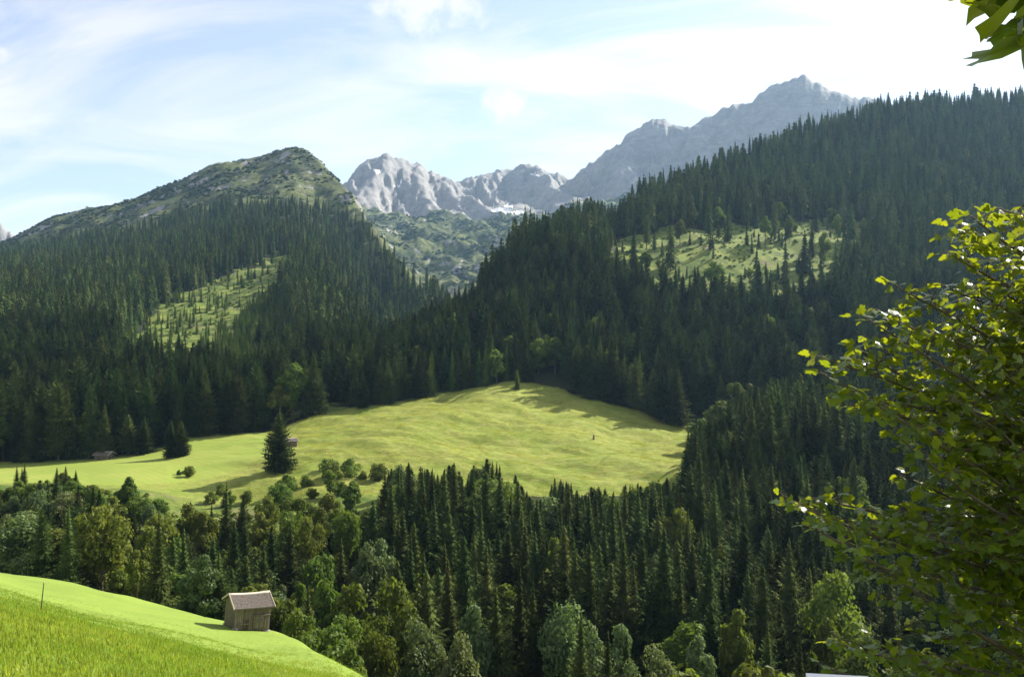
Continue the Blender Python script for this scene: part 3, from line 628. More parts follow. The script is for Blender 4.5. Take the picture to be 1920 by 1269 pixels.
Hs = np.where((y < g6x + 14) & (X < 1290), np.where(X > 1000, 21 + 9 * rnd[2], np.where(X > 850, 18 + 8 * rnd[2], np.where(X > 590, 15 + 8 * rnd[2], Hs))), Hs)
Hs = np.where(inL | inG, 6 + 8 * rnd[2], Hs)
Hs = np.where(inR, np.where(rnd[3] < .2, 28 + 6 * rnd[2], 7 + 9 * rnd[2]), Hs)
broadf = (rnd[4] < np.where(young, .03, np.where(X > 900, .085, .05))) & ~inL & (y < 900)
front = [(a[0], a[3], a[2]) for a in PICK if a[2] > 300]
for i in np.nonzero(keep)[0]:
    D = y[i]
    if D < 720 and not free(x[i], D, 1.2): continue
    if D < 720 and any(abs(X[i] - a) < b * .5 and c - 34 < D < c + 3 for a, b, c in front): continue
    H = Hs[i]
    if X[i] > 1285 and D < 400: H = cap(x[i], D, h[i], H, X[i])
    if H < 4: continue
    if broadf[i]: brd.append((x[i], D, h[i], min(H * .7, 17), rng.uniform(.75, 1.05), 'b%d' % rng.integers(5), 'slope'))
    else: spr.append((x[i], D, h[i], H, rng.uniform(.85, 1.2), 'Y' if young[i] else 'S', 'slope'))
# in young stands add a second, denser fill
x, y, h, X, Y = scatter_grid(480, 900, 5.0, -0.5, -0.2)
m = poly_mask([(215, 720), (240, 620), (330, 570), (440, 545), (510, 540), (540, 600), (560, 680), (460, 720)], X, Y) & ~poly_mask(CLEAR_L, X, Y)
for i in np.nonzero(m)[0]: spr.append((x[i], y[i], h[i], rng.uniform(7, 12), rng.uniform(.8, 1.1), 'Y', 'slope'))

# ------------------------------------------------------------------ who is built singly: the ones that show largest
def shown(t):
    X0, Yt = project(t[0], t[1], t[2] + t[3] * .9)
    if not (-20 < X0 < 1940 and -20 < Yt < 1262): return 0.0
    Ds = np.linspace(25, t[1] - 4, 60); xx = t[0] / t[1] * Ds
    if (ground(xx, Ds) > (t[2] + t[3] * .9) / t[1] * Ds).any(): return 0.0
    if X0 > 1700 and Yt > 500: return 0.02 * t[3] / t[1]
    return t[3] / t[1]
def split(lst, nmax, first):
    sc = np.array([10.0 if t[-1] in first else shown(t) if t[1] < 700 else 0.0 for t in lst])
    o = np.argsort(-sc); o = [k for k in o[:nmax] if sc[k] > 0.004]
    s = set(o); return [lst[k] for k in o], [lst[k] for k in range(len(lst)) if k not in s]
spr_one, spr_mass = split(spr, 295, ('lone', 'pair', 'byhut', 'dome'))
brd_one, brd_mass = split(brd, 235, ('pick',))

# ------------------------------------------------------------------ build the single trees
def ordinal(n): return '%d%s' % (n, 'th' if 10 <= n % 100 <= 20 else {1: 'st', 2: 'nd', 3: 'rd'}.get(n % 10, 'th'))
def word_h(H): return 'tall' if H > 22 else 'middling' if H > 14 else 'small'
def zone_of(X, Y, D):
    if D < g1D(X) + 45 and D < 185: return 'near ravine edge'
    if X < 1290 and D < g4D(X) + 2: return 'ravine wood' if X > 440 else 'wood before the mown field'
    if X >= 1290 and D < 330: return 'dark wood right of pasture'
    if D < g6D(X) + 45: return 'wood edge above the pasture' if X > 575 else 'wood edge behind the mown field'
    return 'right hillside' if X > 640 else 'left mountainside'
def label_set(lst, noun, group):
    """labels by wood and rank from the left inside it"""
    z = {}
    for k, t in enumerate(lst):
        X, Y = project(t[0], t[1], t[2]); z.setdefault((zone_of(X, Y, t[1]), noun(t)), []).append((X, k))
    out = {}
    for (zn, nn), l in z.items():
        l.sort()
        for r, (X, k) in enumerate(l):
            n = len(l)
            out[k] = (('%s in the %s, %s from the left' % (nn, zn, ordinal(r + 1))) if n > 1 else '%s in the %s' % (nn, zn), zn)
    return out
SPKINDS = {'S': SP, 'B': SPB, 'Y': SPY}
lab = label_set(spr_one, lambda t: word_h(t[3]) + (' light green young spruce' if t[5] == 'Y' else ' dark green spruce'), 'spruces')
for k, t in enumerate(spr_one):
    kd = SPKINDS[t[5]]; o = tree('spruce_tree', kd[k % len(kd)], 25.0, t[:3], t[3], t[4], rng.uniform(0, 6.28))
    o['category'] = 'spruce'
    o['label'], g = lab[k]; o['group'] = 'spruces of the ' + g
    X, _ = project(t[0], t[1], t[2])
    if t[6] == 'lone': o['label'] = 'broad dark lone spruce standing on the pasture, branches reaching the ground'; o['group'] = 'spruces on the open grass'
    elif t[6] == 'pair': o['label'] = ('left' if X < 331 else 'right') + ' spruce of the close pair on the mown field beside the small far hut'; o['group'] = 'spruces on the open grass'
    elif t[6] == 'dome': o['label'] = 'very small spruce on the very top of the pasture hill'; o['group'] = 'spruces on the open grass'
    elif t[6] == 'byhut':
        o['label'] = {216: 'tiny spruce sapling right beside the far hut', 241: 'spruce nearest the far hut, leftmost of three on the field edge', 271: 'middle spruce of three on the field edge by the far hut', 300: 'slim rightmost spruce of three on the field edge by the far hut'}[min((216, 241, 271, 300), key=lambda q: abs(q - X))]
        o['group'] = 'spruces on the open grass'
lab = label_set(brd_one, lambda t: ('large ' if t[3] > 15 else 'medium ' if t[3] > 9 else 'small ') + ('grey-green tree' if t[5][0] == 'p' else 'leafy green tree'), 'trees')
for k, t in enumerate(brd_one):
    kd = (BL if t[5][0] == 'b' else PL)[int(t[5][1])]; o = tree('broadleaf_tree', kd, 14.0, t[:3], t[3], t[4], rng.uniform(0, 6.28))
    o['category'] = 'tree'; o['label'], g = lab[k]; o['group'] = 'broadleaf trees of the ' + g
shr_s = sorted(shr, key=lambda t: t[0] / t[1]); eds = [t for t in shr_s if t[5] == 'edge']
for k, t in enumerate(shr_s):
    o = tree('shrub', BU[k % 3], 5.0, t[:3], t[3], 1.0, rng.uniform(0, 6.28)); o['category'] = 'shrub'; o['group'] = 'shrubs on the grassy bank'
    if t[5] == 'isle': o['label'] = 'round dark shrub alone on the lip of the mown field' if t[3] > 2.5 else 'little dark shrub left of the round shrub on the field lip'
    else: o['label'] = 'rounded green shrub on the grassy bank below the pasture, %s from the left' % ordinal(eds.index(t) + 1)

# ------------------------------------------------------------------ the masses: forest, scrub, grass
def scatter(name, pts, rots, scales, idx, protos, label, cat):
    c = bpy.data.collections.new(name + '_shapes')
    for k, p in enumerate(protos): p.name = '%s_%02d' % (name, k); c.objects.link(p)
    me = bpy.data.meshes.new(name); n = len(pts)
    me.vertices.add(n); me.vertices.foreach_set('co', np.asarray(pts, np.float32).ravel())
    a = me.attributes.new('rot', 'FLOAT_VECTOR', 'POINT'); a.data.foreach_set('vector', np.asarray(rots, np.float32).ravel())
    a = me.attributes.new('scl', 'FLOAT_VECTOR', 'POINT'); a.data.foreach_set('vector', np.asarray(scales, np.float32).ravel())
    a = me.attributes.new('idx', 'INT', 'POINT'); a.data.foreach_set('value', np.asarray(idx, np.int32))
    me.update(); o = bpy.data.objects.new(name, me); COL.objects.link(o)
    g = bpy.data.node_groups.new(name, 'GeometryNodeTree')
    g.interface.new_socket('Geometry', in_out='INPUT', socket_type='NodeSocketGeometry'); g.interface.new_socket('Geometry', in_out='OUTPUT', socket_type='NodeSocketGeometry')
    gi, go = g.nodes.new('NodeGroupInput'), g.nodes.new('NodeGroupOutput')
    ci = g.nodes.new('GeometryNodeCollectionInfo'); ci.inputs['Collection'].default_value = c; ci.inputs['Separate Children'].default_value = True; ci.inputs['Reset Children'].default_value = True
    iop = g.nodes.new('GeometryNodeInstanceOnPoints'); iop.inputs['Pick Instance'].default_value = True
    def na(nm, ty):
        q = g.nodes.new('GeometryNodeInputNamedAttribute'); q.data_type = ty; q.inputs['Name'].default_value = nm
        return [s for s in q.outputs if s.enabled and s.name == 'Attribute'][0]
    e2r = g.nodes.new('FunctionNodeEulerToRotation'); g.links.new(na('rot', 'FLOAT_VECTOR'), e2r.inputs[0])
    g.links.new(gi.outputs[0], iop.inputs['Points']); g.links.new(ci.outputs[0], iop.inputs['Instance'])
    g.links.new(na('idx', 'INT'), iop.inputs['Instance Index']); g.links.new(e2r.outputs[0], iop.inputs['Rotation']); g.links.new(na('scl', 'FLOAT_VECTOR'), iop.inputs['Scale'])
    g.links.new(iop.outputs[0], go.inputs[0])
    md = o.modifiers.new('scatter', 'NODES'); md.node_group = g
    o['kind'] = 'stuff'; o['label'] = label; o['category'] = cat
    return o
near_p = [both('a', *spruce_shape(100 + s, **kw), M_spruce) for s, kw in enumerate([dict(R=4.7), dict(R=5.2, power=.8), dict(R=4.4, power=.95, ragged=.35), dict(R=4.2, bare=.12, power=.55, ragged=.5)])]
young_p = [both('a', *spruce_shape(160 + s, R=4.4, power=.85, whorls=26, nb=7, seg=3, bare=.01, comb=False, levels=16, pts_n=9), M_young) for s in range(3)]
far_p = [both('a', *spruce_shape(170 + s, R=r_, power=pw, whorls=0, bare=br, fronds=False, core=1.0, levels=15, pts_n=7), M_spruce) for s, (r_, pw, br) in enumerate([(4.8, .8, .06), (5.2, .65, .12), (4.4, .95, .05), (4.4, .5, .20)])]
def mass(name, lst, protos, pick, base_h, label, cat, extra=1.0):
    a = np.array([t[:5] for t in lst]); n = len(a)
    sc = a[:, 3] / base_h
    tilt = rng.normal(0, .02, (n, 2))
    scatter(name, np.stack([a[:, 0], a[:, 1], a[:, 2] - .2], 1), np.concatenate([tilt, rng.uniform(0, 6.28, (n, 1))], 1), np.stack([sc * a[:, 4] * extra, sc * a[:, 4] * extra, sc], 1), [pick(t) for t in lst], protos, label, cat)
mass('spruce_forest', spr_mass, near_p + young_p + far_p, lambda t: (4 + rng.integers(3)) if t[5] == 'Y' else (rng.integers(4) if t[1] < 560 else 7 + rng.integers(4)), 25.0, 'dark spruce forest covering the slopes and the mountainside', 'forest')
far_b = [both('a', *broad_shape(300 + s, nleaf=900, leaf=.75, lobes=14, W=w), M_broad) for s, w in enumerate((4.6, 3.8, 5.0))]
if brd_mass: mass('broadleaf_thicket', brd_mass, far_b, lambda t: rng.integers(3), 14.0, 'pale green broadleaf trees scattered through the spruce forest', 'trees')
# dwarf pine on the high slopes
x, y, h, X, Y = scatter_grid(900, 3080, lambda D: 6 + D / 500, -0.66, 0.3)
nn = fbm(x / 90, y / 60, 120, 4)
gi_ = np.clip(np.searchsorted(PXc, X), 0, nC - 1); gj_ = np.clip(np.searchsorted(Drows, y), 0, nR - 1)
hi = (wtop[gi_, gj_] > .3) | (rock_flank[gi_, gj_] > .3) | (wfar[gi_, gj_] > .5)
nz = NG[gi_, gj_, 2]
m = hi & (nn > np.where(y > 2000, .16, -.02)) & (nz > .55) & (X > -60) & (X < 1120)
pts = np.stack([x[m], y[m], h[m] - .4], 1); n = int(m.sum()); s = rng.uniform(.45, 1.1, n) * np.clip(y[m] / 1900, .7, 1.3)
scrub_p = [both('a', *broad_shape(320 + k, H=3.2, W=3.6, nleaf=420, leaf=.55, base=.0, lobes=9), M_scrub) for k in range(3)]
scatter('dwarf_pine_scrub', pts, np.concatenate([np.zeros((n, 2)), rng.uniform(0, 6.28, (n, 1))], 1), np.stack([s * 1.3, s * 1.3, s], 1), rng.integers(0, 3, n), scrub_p, 'dark mats of dwarf pine on the high rocky slopes', 'scrub')
# undergrowth in the clearings and along the ravine
x, y, h, X, Y = scatter_grid(150, 900, lambda D: 2.6 + D / 260, -0.66, 0.66)
gi_ = np.clip(np.searchsorted(PXc, X), 0, nC - 1); gj_ = np.clip(np.searchsorted(Drows, y), 0, nR - 1)
m = (grass_attr[gi_, gj_] > .5) & (fbm(x / 12, y / 12, 130, 3) > np.where(y < 300, .12, .0)) & ((X > 1290) | (y > g6D(X) + 3) | (y < g4D(X) - 8))
n = int(m.sum()); s = rng.uniform(.3, .8, n)
und_p = [both('a', *broad_shape(340 + k, H=2.2, W=1.7, nleaf=260, leaf=.30, base=.0, lobes=7), M_broad) for k in range(3)]
scatter('undergrowth', np.stack([x[m], y[m], h[m] - .15], 1), np.concatenate([np.zeros((n, 2)), rng.uniform(0, 6.28, (n, 1))], 1), np.stack([s * 1.3, s * 1.3, s], 1), rng.integers(0, 3, n), und_p, 'low green bushes and saplings in the clearings', 'undergrowth')
# grass on the near meadow
M_blade = leaf_mat('grass_blades', (0.125, 0.235, 0.018), (0.225, 0.305, 0.036), 0.5, (1.15, 1.15, .8), .5, .2, .16, .6)
def tuft(seed, n=26, H=.22, spread=.16):
    r = np.random.default_rng(seed); V, Q = [], []
    for k in range(n):
        a = r.uniform(0, 6.28); b0 = np.array((r.normal(0, spread), r.normal(0, spread), -.03)); hh = H * r.uniform(.5, 1.2); ln = r.uniform(.1, .7) * hh
        sd = np.array((-math.sin(a), math.cos(a), 0)) * .007 * r.uniform(.8, 1.6); dr = np.array((math.cos(a), math.sin(a), 0))
        m1 = b0 + dr * ln * .3 + np.array((0, 0, hh * .6)); tp = b0 + dr * ln + np.array((0, 0, hh))
        k0 = len(V); V += [b0 - sd, b0 + sd, m1 + sd * .8, m1 - sd * .8, tp, tp + dr * .004]; Q += [(k0, k0 + 1, k0 + 2, k0 + 3), (k0 + 3, k0 + 2, k0 + 5, k0 + 4)]
    me = mesh_np('tuft', V, Q, None, M_blade, True, link=False); return bpy.data.objects.new('tuft', me)
x, y, h, X, Y = scatter_grid(11, 98, lambda D: .13 + D / 230, -0.86, -0.0)
m = (y < g1D(X) * .99) & (rng.random(len(y)) > .97 * sst(38, 92, y)) & ((x - HUT.x) ** 2 + (y - HUT.y) ** 2 > 9)
n = int(m.sum()); s = rng.uniform(.55, 1.25, n) * (1 + .35 * fbm(x[m] / 5, y[m] / 5, 140, 2)) * (1 - .72 * sst(28, 90, y[m]))
scatter('meadow_grass', np.stack([x[m], y[m], h[m]], 1), np.concatenate([rng.normal(0, .12, (n, 2)), rng.uniform(0, 6.28, (n, 1))], 1), np.stack([s, s, s], 1), rng.integers(0, 4, n), [tuft(400 + k, n=30, H=.15 - .02 * k) for k in range(4)], 'bright green uncut grass of the near meadow', 'grass')
# rough tussocks on the unmown pasture
M_tuss = leaf_mat('dry_grass_blades', (0.19, 0.26, 0.030), (0.33, 0.35, 0.075), 0.45, (1.2, 1.2, .8), .6, .1, .045, .6)
M_blade_keep = M_blade; M_blade = M_tuss
tus = [tuft(430 + k, n=34, H=.40 - .05 * k, spread=.34) for k in range(4)]; M_blade = M_blade_keep
for o_ in tus: o_.scale = (1, 1, 1)
x, y, h, X, Y = scatter_grid(248, 408, .95, -.34, .24)
m = (y > g4D(X) - 2) & (y < g6D(X) + 4) & (X > 430) & (X < 1300) & ((X > 505) | (y < g4D(X) + 26)) & (fbm(x / 9, y / 4, 150, 3) + rng.normal(0, .35, len(x)) > -.05)
n = int(m.sum()); s = rng.uniform(.6, 1.5, n) * (1 + .5 * fbm(x[m] / 14, y[m] / 7, 155, 2))
scatter('pasture_tussocks', np.stack([x[m], y[m], h[m]], 1), np.concatenate([rng.normal(0, .15, (n, 2)), rng.uniform(0, 6.28, (n, 1))], 1), np.stack([s * 1.5, s * 1.5, s], 1), rng.integers(0, 4, n), tus, 'rough yellowish grass tussocks on the unmown pasture hill', 'grass')
print('SPRUCE', len(spr), 'BROAD', len(brd), len(brd_one), 'GRASS', n)

# ------------------------------------------------------------------ snow left in the cirque
M_snow, t = new_mat('old_snow'); p = pos(t)
finish(t, mixc(t, noise(t, p, .05, 4), (.72, .74, .76), (.85, .86, .87)), .6, noise(t, p, .1, 4), .3, 2.0)
for (cx_, cy_, rx, ry, seed) in [(938, 396, 20, 4.0, 1), (972, 399, 14, 3.0, 2), (952, 388, 9, 2.2, 3), (706, 322, 7, 2.5, 4), (745, 349, 9, 2.0, 5), (1000, 330, 9, 2.0, 6)]:
    e = ((PXG - cx_) / rx) ** 2 + ((YPX - cy_) / ry) ** 2 + .5 * fbm(XG / 40, DG / 40, 500 + seed, 3)
    m = (e < 1) & (DG > 2800) & (DG < gpk * 1.0)
    q = m[:-1, :-1]; ci, rj = np.nonzero(q)
    if len(ci) < 4: continue
    Q = np.stack([ci * nR + rj, (ci + 1) * nR + rj, (ci + 1) * nR + rj + 1, ci * nR + rj + 1], 1); used, inv = np.unique(Q, return_inverse=True)
    o = mesh_np('snow_patch', P.reshape(-1, 3)[used] + NG.reshape(-1, 3)[used] * 1.2, inv.reshape(Q.shape), None, M_snow); o['kind'] = 'structure'

# ------------------------------------------------------------------ huts
def wood(name, a, b, scale=(6, 6, .8), vary=.5):
    m, t = new_mat(name); oi = N(t, 'ShaderNodeObjectInfo'); tcn = N(t, 'ShaderNodeTexCoord'); mpn = N(t, 'ShaderNodeMapping'); mpn.inputs['Scale'].default_value = scale
    g = N(t, 'ShaderNodeNewGeometry'); t.links.new(g.outputs['Position'], mpn.inputs[0])
    c = mixc(t, ramp(t, noise(t, mpn.outputs[0], 2.2, 6, .7), [(.3, 0), (.7, 1)]), a, b)
    hs = N(t, 'ShaderNodeHueSaturation'); t.links.new(c, hs.inputs['Color']); t.links.new(mth(t, 'ADD', mth(t, 'MULTIPLY', oi.outputs['Random'], vary), 1 - vary / 2), hs.inputs['Value'])
    finish(t, hs.outputs[0], .85, noise(t, mpn.outputs[0], 4, 5, .7), .6, .03); return m
M_wood = wood('weathered_planks', (.085, .068, .05), (.21, .18, .14))
M_wood_d = wood('dark_timber_and_shade', (.045, .036, .028), (.10, .08, .062))  # dark timber; also stands in for shade in hut gaps and openings
M_shingle = wood('wooden_shingles', (.095, .080, .070), (.19, .162, .14), (3, 3, 3), .3)
M_edge = wood('bleached_boards', (.42, .36, .28), (.58, .52, .44), (4, 4, 4), .2)
M_stone, t = new_mat('foundation_stone'); p = pos(t)
finish(t, mixc(t, noise(t, p, 3, 5), (.18, .17, .155), (.34, .32, .29)), .95, noise(t, p, 5, 5), .6, .05)
def box_mesh(name, mat, bev=0.0):
    V = [(x, y, z) for x in (-.5, .5) for y in (-.5, .5) for z in (-.5, .5)]
    Q = [(0, 1, 3, 2), (4, 6, 7, 5), (0, 4, 5, 1), (2, 3, 7, 6), (0, 2, 6, 4), (1, 5, 7, 3)]
    return mesh_np(name, V, Q, None, mat, False, link=False)
BOX = {}
def box(name, parent, c, s, mat, rot=(0, 0, 0)):
    if mat.name not in BOX: BOX[mat.name] = box_mesh('board_' + mat.name, mat)
    o = part(name, BOX[mat.name], parent); o.location = c; o.scale = s; o.rotation_euler = rot; return o
def hut(loc, rz, w, d, eave, rise, over, nplank, label, door=True, shingle_rows=11, lean=0.0):
    o = thing('hay_hut', loc, label, 'hut', 'weathered hay huts', rz); o.rotation_euler = (0, lean, rz)
    R = Matrix.Rotation(rz, 3, 'Z')
    def gz(lx, ly):
        p_ = R @ Vector((lx, ly, 0)); return float(ground(loc[0] + p_.x, loc[1] + p_.y)) - loc[2] + lx * math.sin(lean)
    th = .05; pw = w / nplank; npd = max(6, int(d / pw)); pd_ = d / npd
    box('dark_core', o, (0, 0, (eave + min(gz(a, b) for a in (-w / 2, w / 2) for b in (-d / 2, d / 2))) / 2), (w - .16, d - .16, eave - min(gz(a, b) for a in (-w / 2, w / 2) for b in (-d / 2, d / 2)) - .1), M_wood_d)  # added dark core box: plank gaps read as shaded, no light leaks through
    for sy in (-1, 1):
        for k in range(nplank):
            x = -w / 2 + pw * (k + .5); b0 = gz(x, sy * d / 2) + rng.uniform(.02, .14); t1 = eave + .02
            box('plank', o, (x, sy * (d / 2 + rng.uniform(-.012, .012)), (b0 + t1) / 2), (pw - .014, th, t1 - b0), M_wood, (0, rng.normal(0, .003), 0))
    for sx in (-1, 1):
        for k in range(npd):
            y = -d / 2 + pd_ * (k + .5); b0 = gz(sx * w / 2, y) + rng.uniform(.02, .14); t1 = eave + rise * (1 - abs(y) / (d / 2)) - .02
            box('plank', o, (sx * (w / 2 + rng.uniform(-.012, .012)), y, (b0 + t1) / 2), (th, pd_ - .014, t1 - b0), M_wood, (rng.normal(0, .003), 0, 0))
    for sx in (-1, 1):
        for sy in (-1, 1):
            g_ = gz(sx * (w / 2 - .1), sy * (d / 2 - .1)); s_ = box('foundation_stone', o, (sx * (w / 2 - .12), sy * (d / 2 - .12), g_ - .02), (.5, .45, .4), M_stone, (0, 0, rng.uniform(-.3, .3)))
    # roof
    hd = d / 2 + over; slope = math.atan2(rise, d / 2); ln = hd / math.cos(slope); L = w + 2 * over
    rz0 = eave + rise + .06
    def rp(u, s, sy, up=0.0):     # u along the ridge -1..1, s from ridge to eave 0..1
        sag = -.10 * (1 - u * u) * (1 - .6 * s)
        return (u * L / 2, sy * (s * hd - up * math.sin(slope) * 0), rz0 - s * hd * math.tan(slope) + sag + up)
    for sy in (-1, 1):
        V, Q = [], []; nu = 8
        for k in range(nu + 1):
            for s in (0, 1):
                for up in (-.05, .02): V.append(rp(-1 + 2 * k / nu, s, sy, up))
        for k in range(nu):
            a = k * 4; b = a + 4
            Q += [(a, b, b + 2, a + 2), (a + 1, a + 3, b + 3, b + 1), (a + 2, b + 2, b + 3, a + 3), (a, a + 1, b + 1, b)]
        Q += [(0, 2, 3, 1), (nu * 4, nu * 4 + 1, nu * 4 + 3, nu * 4 + 2)]
        deck = part('roof_slope', mesh_np('roof_slope', V, Q, None, M_wood_d, False, link=False), o)
        V, Q = [], []
        for r_ in range(shingle_rows):
            n = int(L / .2); s0, s1 = (r_ - .25) / shingle_rows, (r_ + 1.0) / shingle_rows
            s0 = max(s0, 0)
            for k in range(n):
                u0 = -1 + 2 * (k + .04 + rng.uniform(-.1, .1)) / n; u1 = u0 + 1.88 / n; lift = .035 + rng.uniform(0, .025); e1 = min(s1 + rng.uniform(-.01, .015), 1.02)
                q0 = len(V)
                for (u, s, up) in ((u0, s0, .028), (u1, s0, .028), (u1, e1, lift + .03), (u0, e1, lift + .03), (u1, e1, lift), (u0, e1, lift)): V.append(rp(max(-1.01, min(1.01, u)), s, sy, up))
                Q += [(q0, q0 + 1, q0 + 2, q0 + 3), (q0 + 3, q0 + 2, q0 + 4, q0 + 5)]
        sh = part('shingles', mesh_np('shingles', V, Q, None, M_shingle, False, link=False), deck); sh['kind'] = 'stuff'
        for u in (-1, 1):
            a, b = Vector(rp(u, -.02, sy, .03)), Vector(rp(u, 1.03, sy, .03)); dv = b - a
            box('barge_board', o, tuple((a + b) / 2 + Vector((u * .03, 0, 0))), (.055, dv.length, .16), M_edge, (math.atan2(dv.z, dv.y), 0, 0))
        a, b = Vector(rp(-1, 1, sy, 0)), Vector(rp(1, 1, sy, 0))
        box('eave_board', o, tuple((a + b) / 2 + Vector((0, sy * .02, -.03))), (L + .02, .045, .13), M_shingle)
    V, Q = [], []; nu = 8
    for k in range(nu + 1):
        u = -1.02 + 2.04 * k / nu
        for (s, sy, up) in ((.1, -1, .105), (0, 1, .12), (.1, 1, .105)): V.append(rp(u, s, sy, up))
        for (s, sy, up) in ((.1, -1, .055), (.1, 1, .055)): V.append(rp(u, s, sy, up))
    for k in range(nu):
        a = k * 5; b = a + 5; Q += [(a, b, b + 1, a + 1), (a + 1, b + 1, b + 2, a + 2), (a, a + 3, b + 3, b), (a + 2, b + 2, b + 4, a + 4)]
    Q += [(0, 1, 2, 4), (nu * 5, nu * 5 + 3, nu * 5 + 4, nu * 5 + 2)]
    part('ridge_cap', mesh_np('ridge_cap', V, Q, None, M_edge, False, link=False), o)
    if door:
        y0 = -d / 2 - .05; g0 = gz(w * .18, -d / 2)
        dr = thing('door', (0, 0, 0)); dr.parent = o
        x0, x1, z0, z1 = w * .02, w * .33, g0 + .35, eave * .66
        box('door_frame', o, ((x0 + x1) / 2, y0 - .002, (z0 + z1) / 2), (x1 - x0 + .13, .05, z1 - z0 + .12), M_wood_d)  # dark backing panel, its margin stands for the shaded gap round the door
        for k in range(6):
            xx = x0 + (x1 - x0) * (k + .5) / 6; box('door_plank', dr, (xx, y0 - .02, (z0 + z1) / 2), ((x1 - x0) / 6 - .015, .045, z1 - z0), M_wood)
        for zz in (z0 + (z1 - z0) * .52, z1 - .03): box('batten', dr, ((x0 + x1) / 2 + (.18 if zz > z1 - .1 else 0), y0 - .075, zz), (x1 - x0 + (.9 if zz > z1 - .1 else .15), .09, .12), M_wood)
        box('door_post', o, (x1 + .12, y0 - .03, (g0 + .3 + z1) / 2 + .05), (.11, .09, z1 - g0 - .2), M_wood)
        box('corner_post', o, (-w / 2 - .01, y0 + .02, eave * .35), (.13, .13, eave * 1.1), M_wood)
        box('girt', o, (-w * .27, y0 - .02, eave * .36), (w * .34, .08, .12), M_wood)
        hz = gz(-w * .17, -d / 2)
        box('hatch', o, (-w * .17, y0 - .004, hz + .62), (.42, .05, .95), M_wood_d); box('hatch_post', o, (-w * .17 + .24, y0 - .03, hz + .62), (.09, .07, 1.05), M_wood); box('hatch_post', o, (-w * .17 - .24, y0 - .03, hz + .62), (.07, .07, 1.0), M_wood)  # hatch slab is dark to stand for the shaded opening
    return o
g_h = float(ground(HUT.x, HUT.y))
hut((HUT.x - .35, HUT.y + 1.0, g_h - .15), math.radians(34), 3.5, 3.6, 2.7, .85, .32, 18, 'weathered grey plank hay hut with reddish shingle roof on the near meadow', lean=math.radians(5.5))
FH = hit(196, 861, 220, 420)
hut((FH.x, FH.y, FH.z - .1), math.radians(-8), 5.2, 4.4, 1.9, .95, .6, 18, 'low brown hay hut at the far edge of the mown field below the dark spruces', door=True, shingle_rows=9)
BH = hit(545, 838, 220, 420)
hut((BH.x, BH.y, BH.z - .1), math.radians(38), 3.4, 3.4, 2.2, .95, .4, 14, 'small hut half hidden behind the broad lone spruce on the pasture', door=False, shingle_rows=8)
# stake on the meadow, stump on the pasture
S = hit(76, 1147)
st_ = thing('wooden_stake', S, 'thin brown wooden stake leaning in the near meadow at the left', 'stake')
v, q = tube_np([(0, 0, -.2), (.08, 0, .6), (.16, .02, 1.45)], [.03, .028, .022], 7); part('shaft', mesh_np('shaft', v, q, None, M_wood_d, True, link=False), st_)
v, q = tube_np([(.16, .02, 1.43), (.167, .02, 1.50), (.17, .02, 1.53)], [.024, .02, .003], 7); part('tip', mesh_np('tip', v, q, None, M_edge, True, link=False), st_)
S = hit(1113, 824, 220, 420)
sp_ = thing('tree_stump', S, 'small dark broken tree stump on the right side of the pasture', 'stump')
v, q = tube_np([(0, 0, -.2), (0, 0, .3), (.05, 0, .9), (.02, 0, 1.5), (.0, 0, 1.75)], [.55, .36, .3, .2, .04], 9); part('trunk', mesh_np('stump', v, q, None, M_bark, True, link=False), sp_)
v, q = tube_np([(.1, 0, .8), (.5, .1, 1.1), (.7, .1, 1.05)], [.12, .08, .03], 6); part('branch_stub', mesh_np('stub', v, q, None, M_bark, True, link=False), sp_)
# white board below the maple: only its upper corner reaches the picture
def at0(px, py, D): return Vector(((px - CX) / F * D, D, -(py - CY) / F * D))
M_white, t = new_mat('white_painted_sheet'); p = pos(t); finish(t, mixc(t, noise(t, p, 6, 4), (.76, .78, .80), (.83, .84, .85)), .45, None)
Rb = Matrix.Rotation(math.radians(-8), 3, 'Z') @ Matrix.Rotation(math.radians(24), 3, 'X'); cb = at0(1511, 1261, 4.6) - Rb @ Vector((-.16, .2, .012))
bx, by, bz = cb
wb = thing('notice_board', (bx, by, float(ground(bx, by))), 'plain white slanted board whose corner shows at the bottom edge under the maple', 'board', rz=math.radians(-8))
gz_ = float(ground(bx, by))
box('panel', wb, (0, 0, bz - gz_), (.32, .4, .024), M_white, (math.radians(24), 0, 0))
for sx in (-1, 1):
    g2 = float(ground(bx + sx * .12, by)) - gz_; box('post', wb, (sx * .12, .03, (bz - gz_ - .02 + g2 - .3) / 2), (.07, .07, bz - gz_ - .02 - g2 + .3), M_wood)

# ------------------------------------------------------------------ the maple on the right
def mleaf_mat():
    m, t = new_mat('maple_leaf'); oi = N(t, 'ShaderNodeObjectInfo'); p = pos(t)
    isl = N(t, 'ShaderNodeNewGeometry')
    rr = mth(t, 'FRACT', mth(t, 'ADD', isl.outputs['Random Per Island'], oi.outputs['Random']))
    c = mixc(t, rr, (.020, .046, .006), (.040, .080, .010))
    b = N(t, 'ShaderNodeBsdfPrincipled', inp={'Roughness': .34, 'Specular IOR Level': .38}); t.links.new(c, b.inputs['Base Color'])
    bn = N(t, 'ShaderNodeBump', inp={'Strength': .35, 'Distance': .004}); t.links.new(noise(t, p, 60, 3), bn.inputs['Height']); t.links.new(bn.outputs[0], b.inputs['Normal'])
    tr = N(t, 'ShaderNodeBsdfTranslucent'); t.links.new(mixc(t, rr, (.27, .35, .010), (.46, .50, .016)), tr.inputs[0])
    mx = N(t, 'ShaderNodeMixShader', inp={0: .38}); t.links.new(b.outputs[0], mx.inputs[1]); t.links.new(tr.outputs[0], mx.inputs[2])
    o = N(t, 'ShaderNodeOutputMaterial'); t.links.new(mx.outputs[0], o.inputs[0]); return m
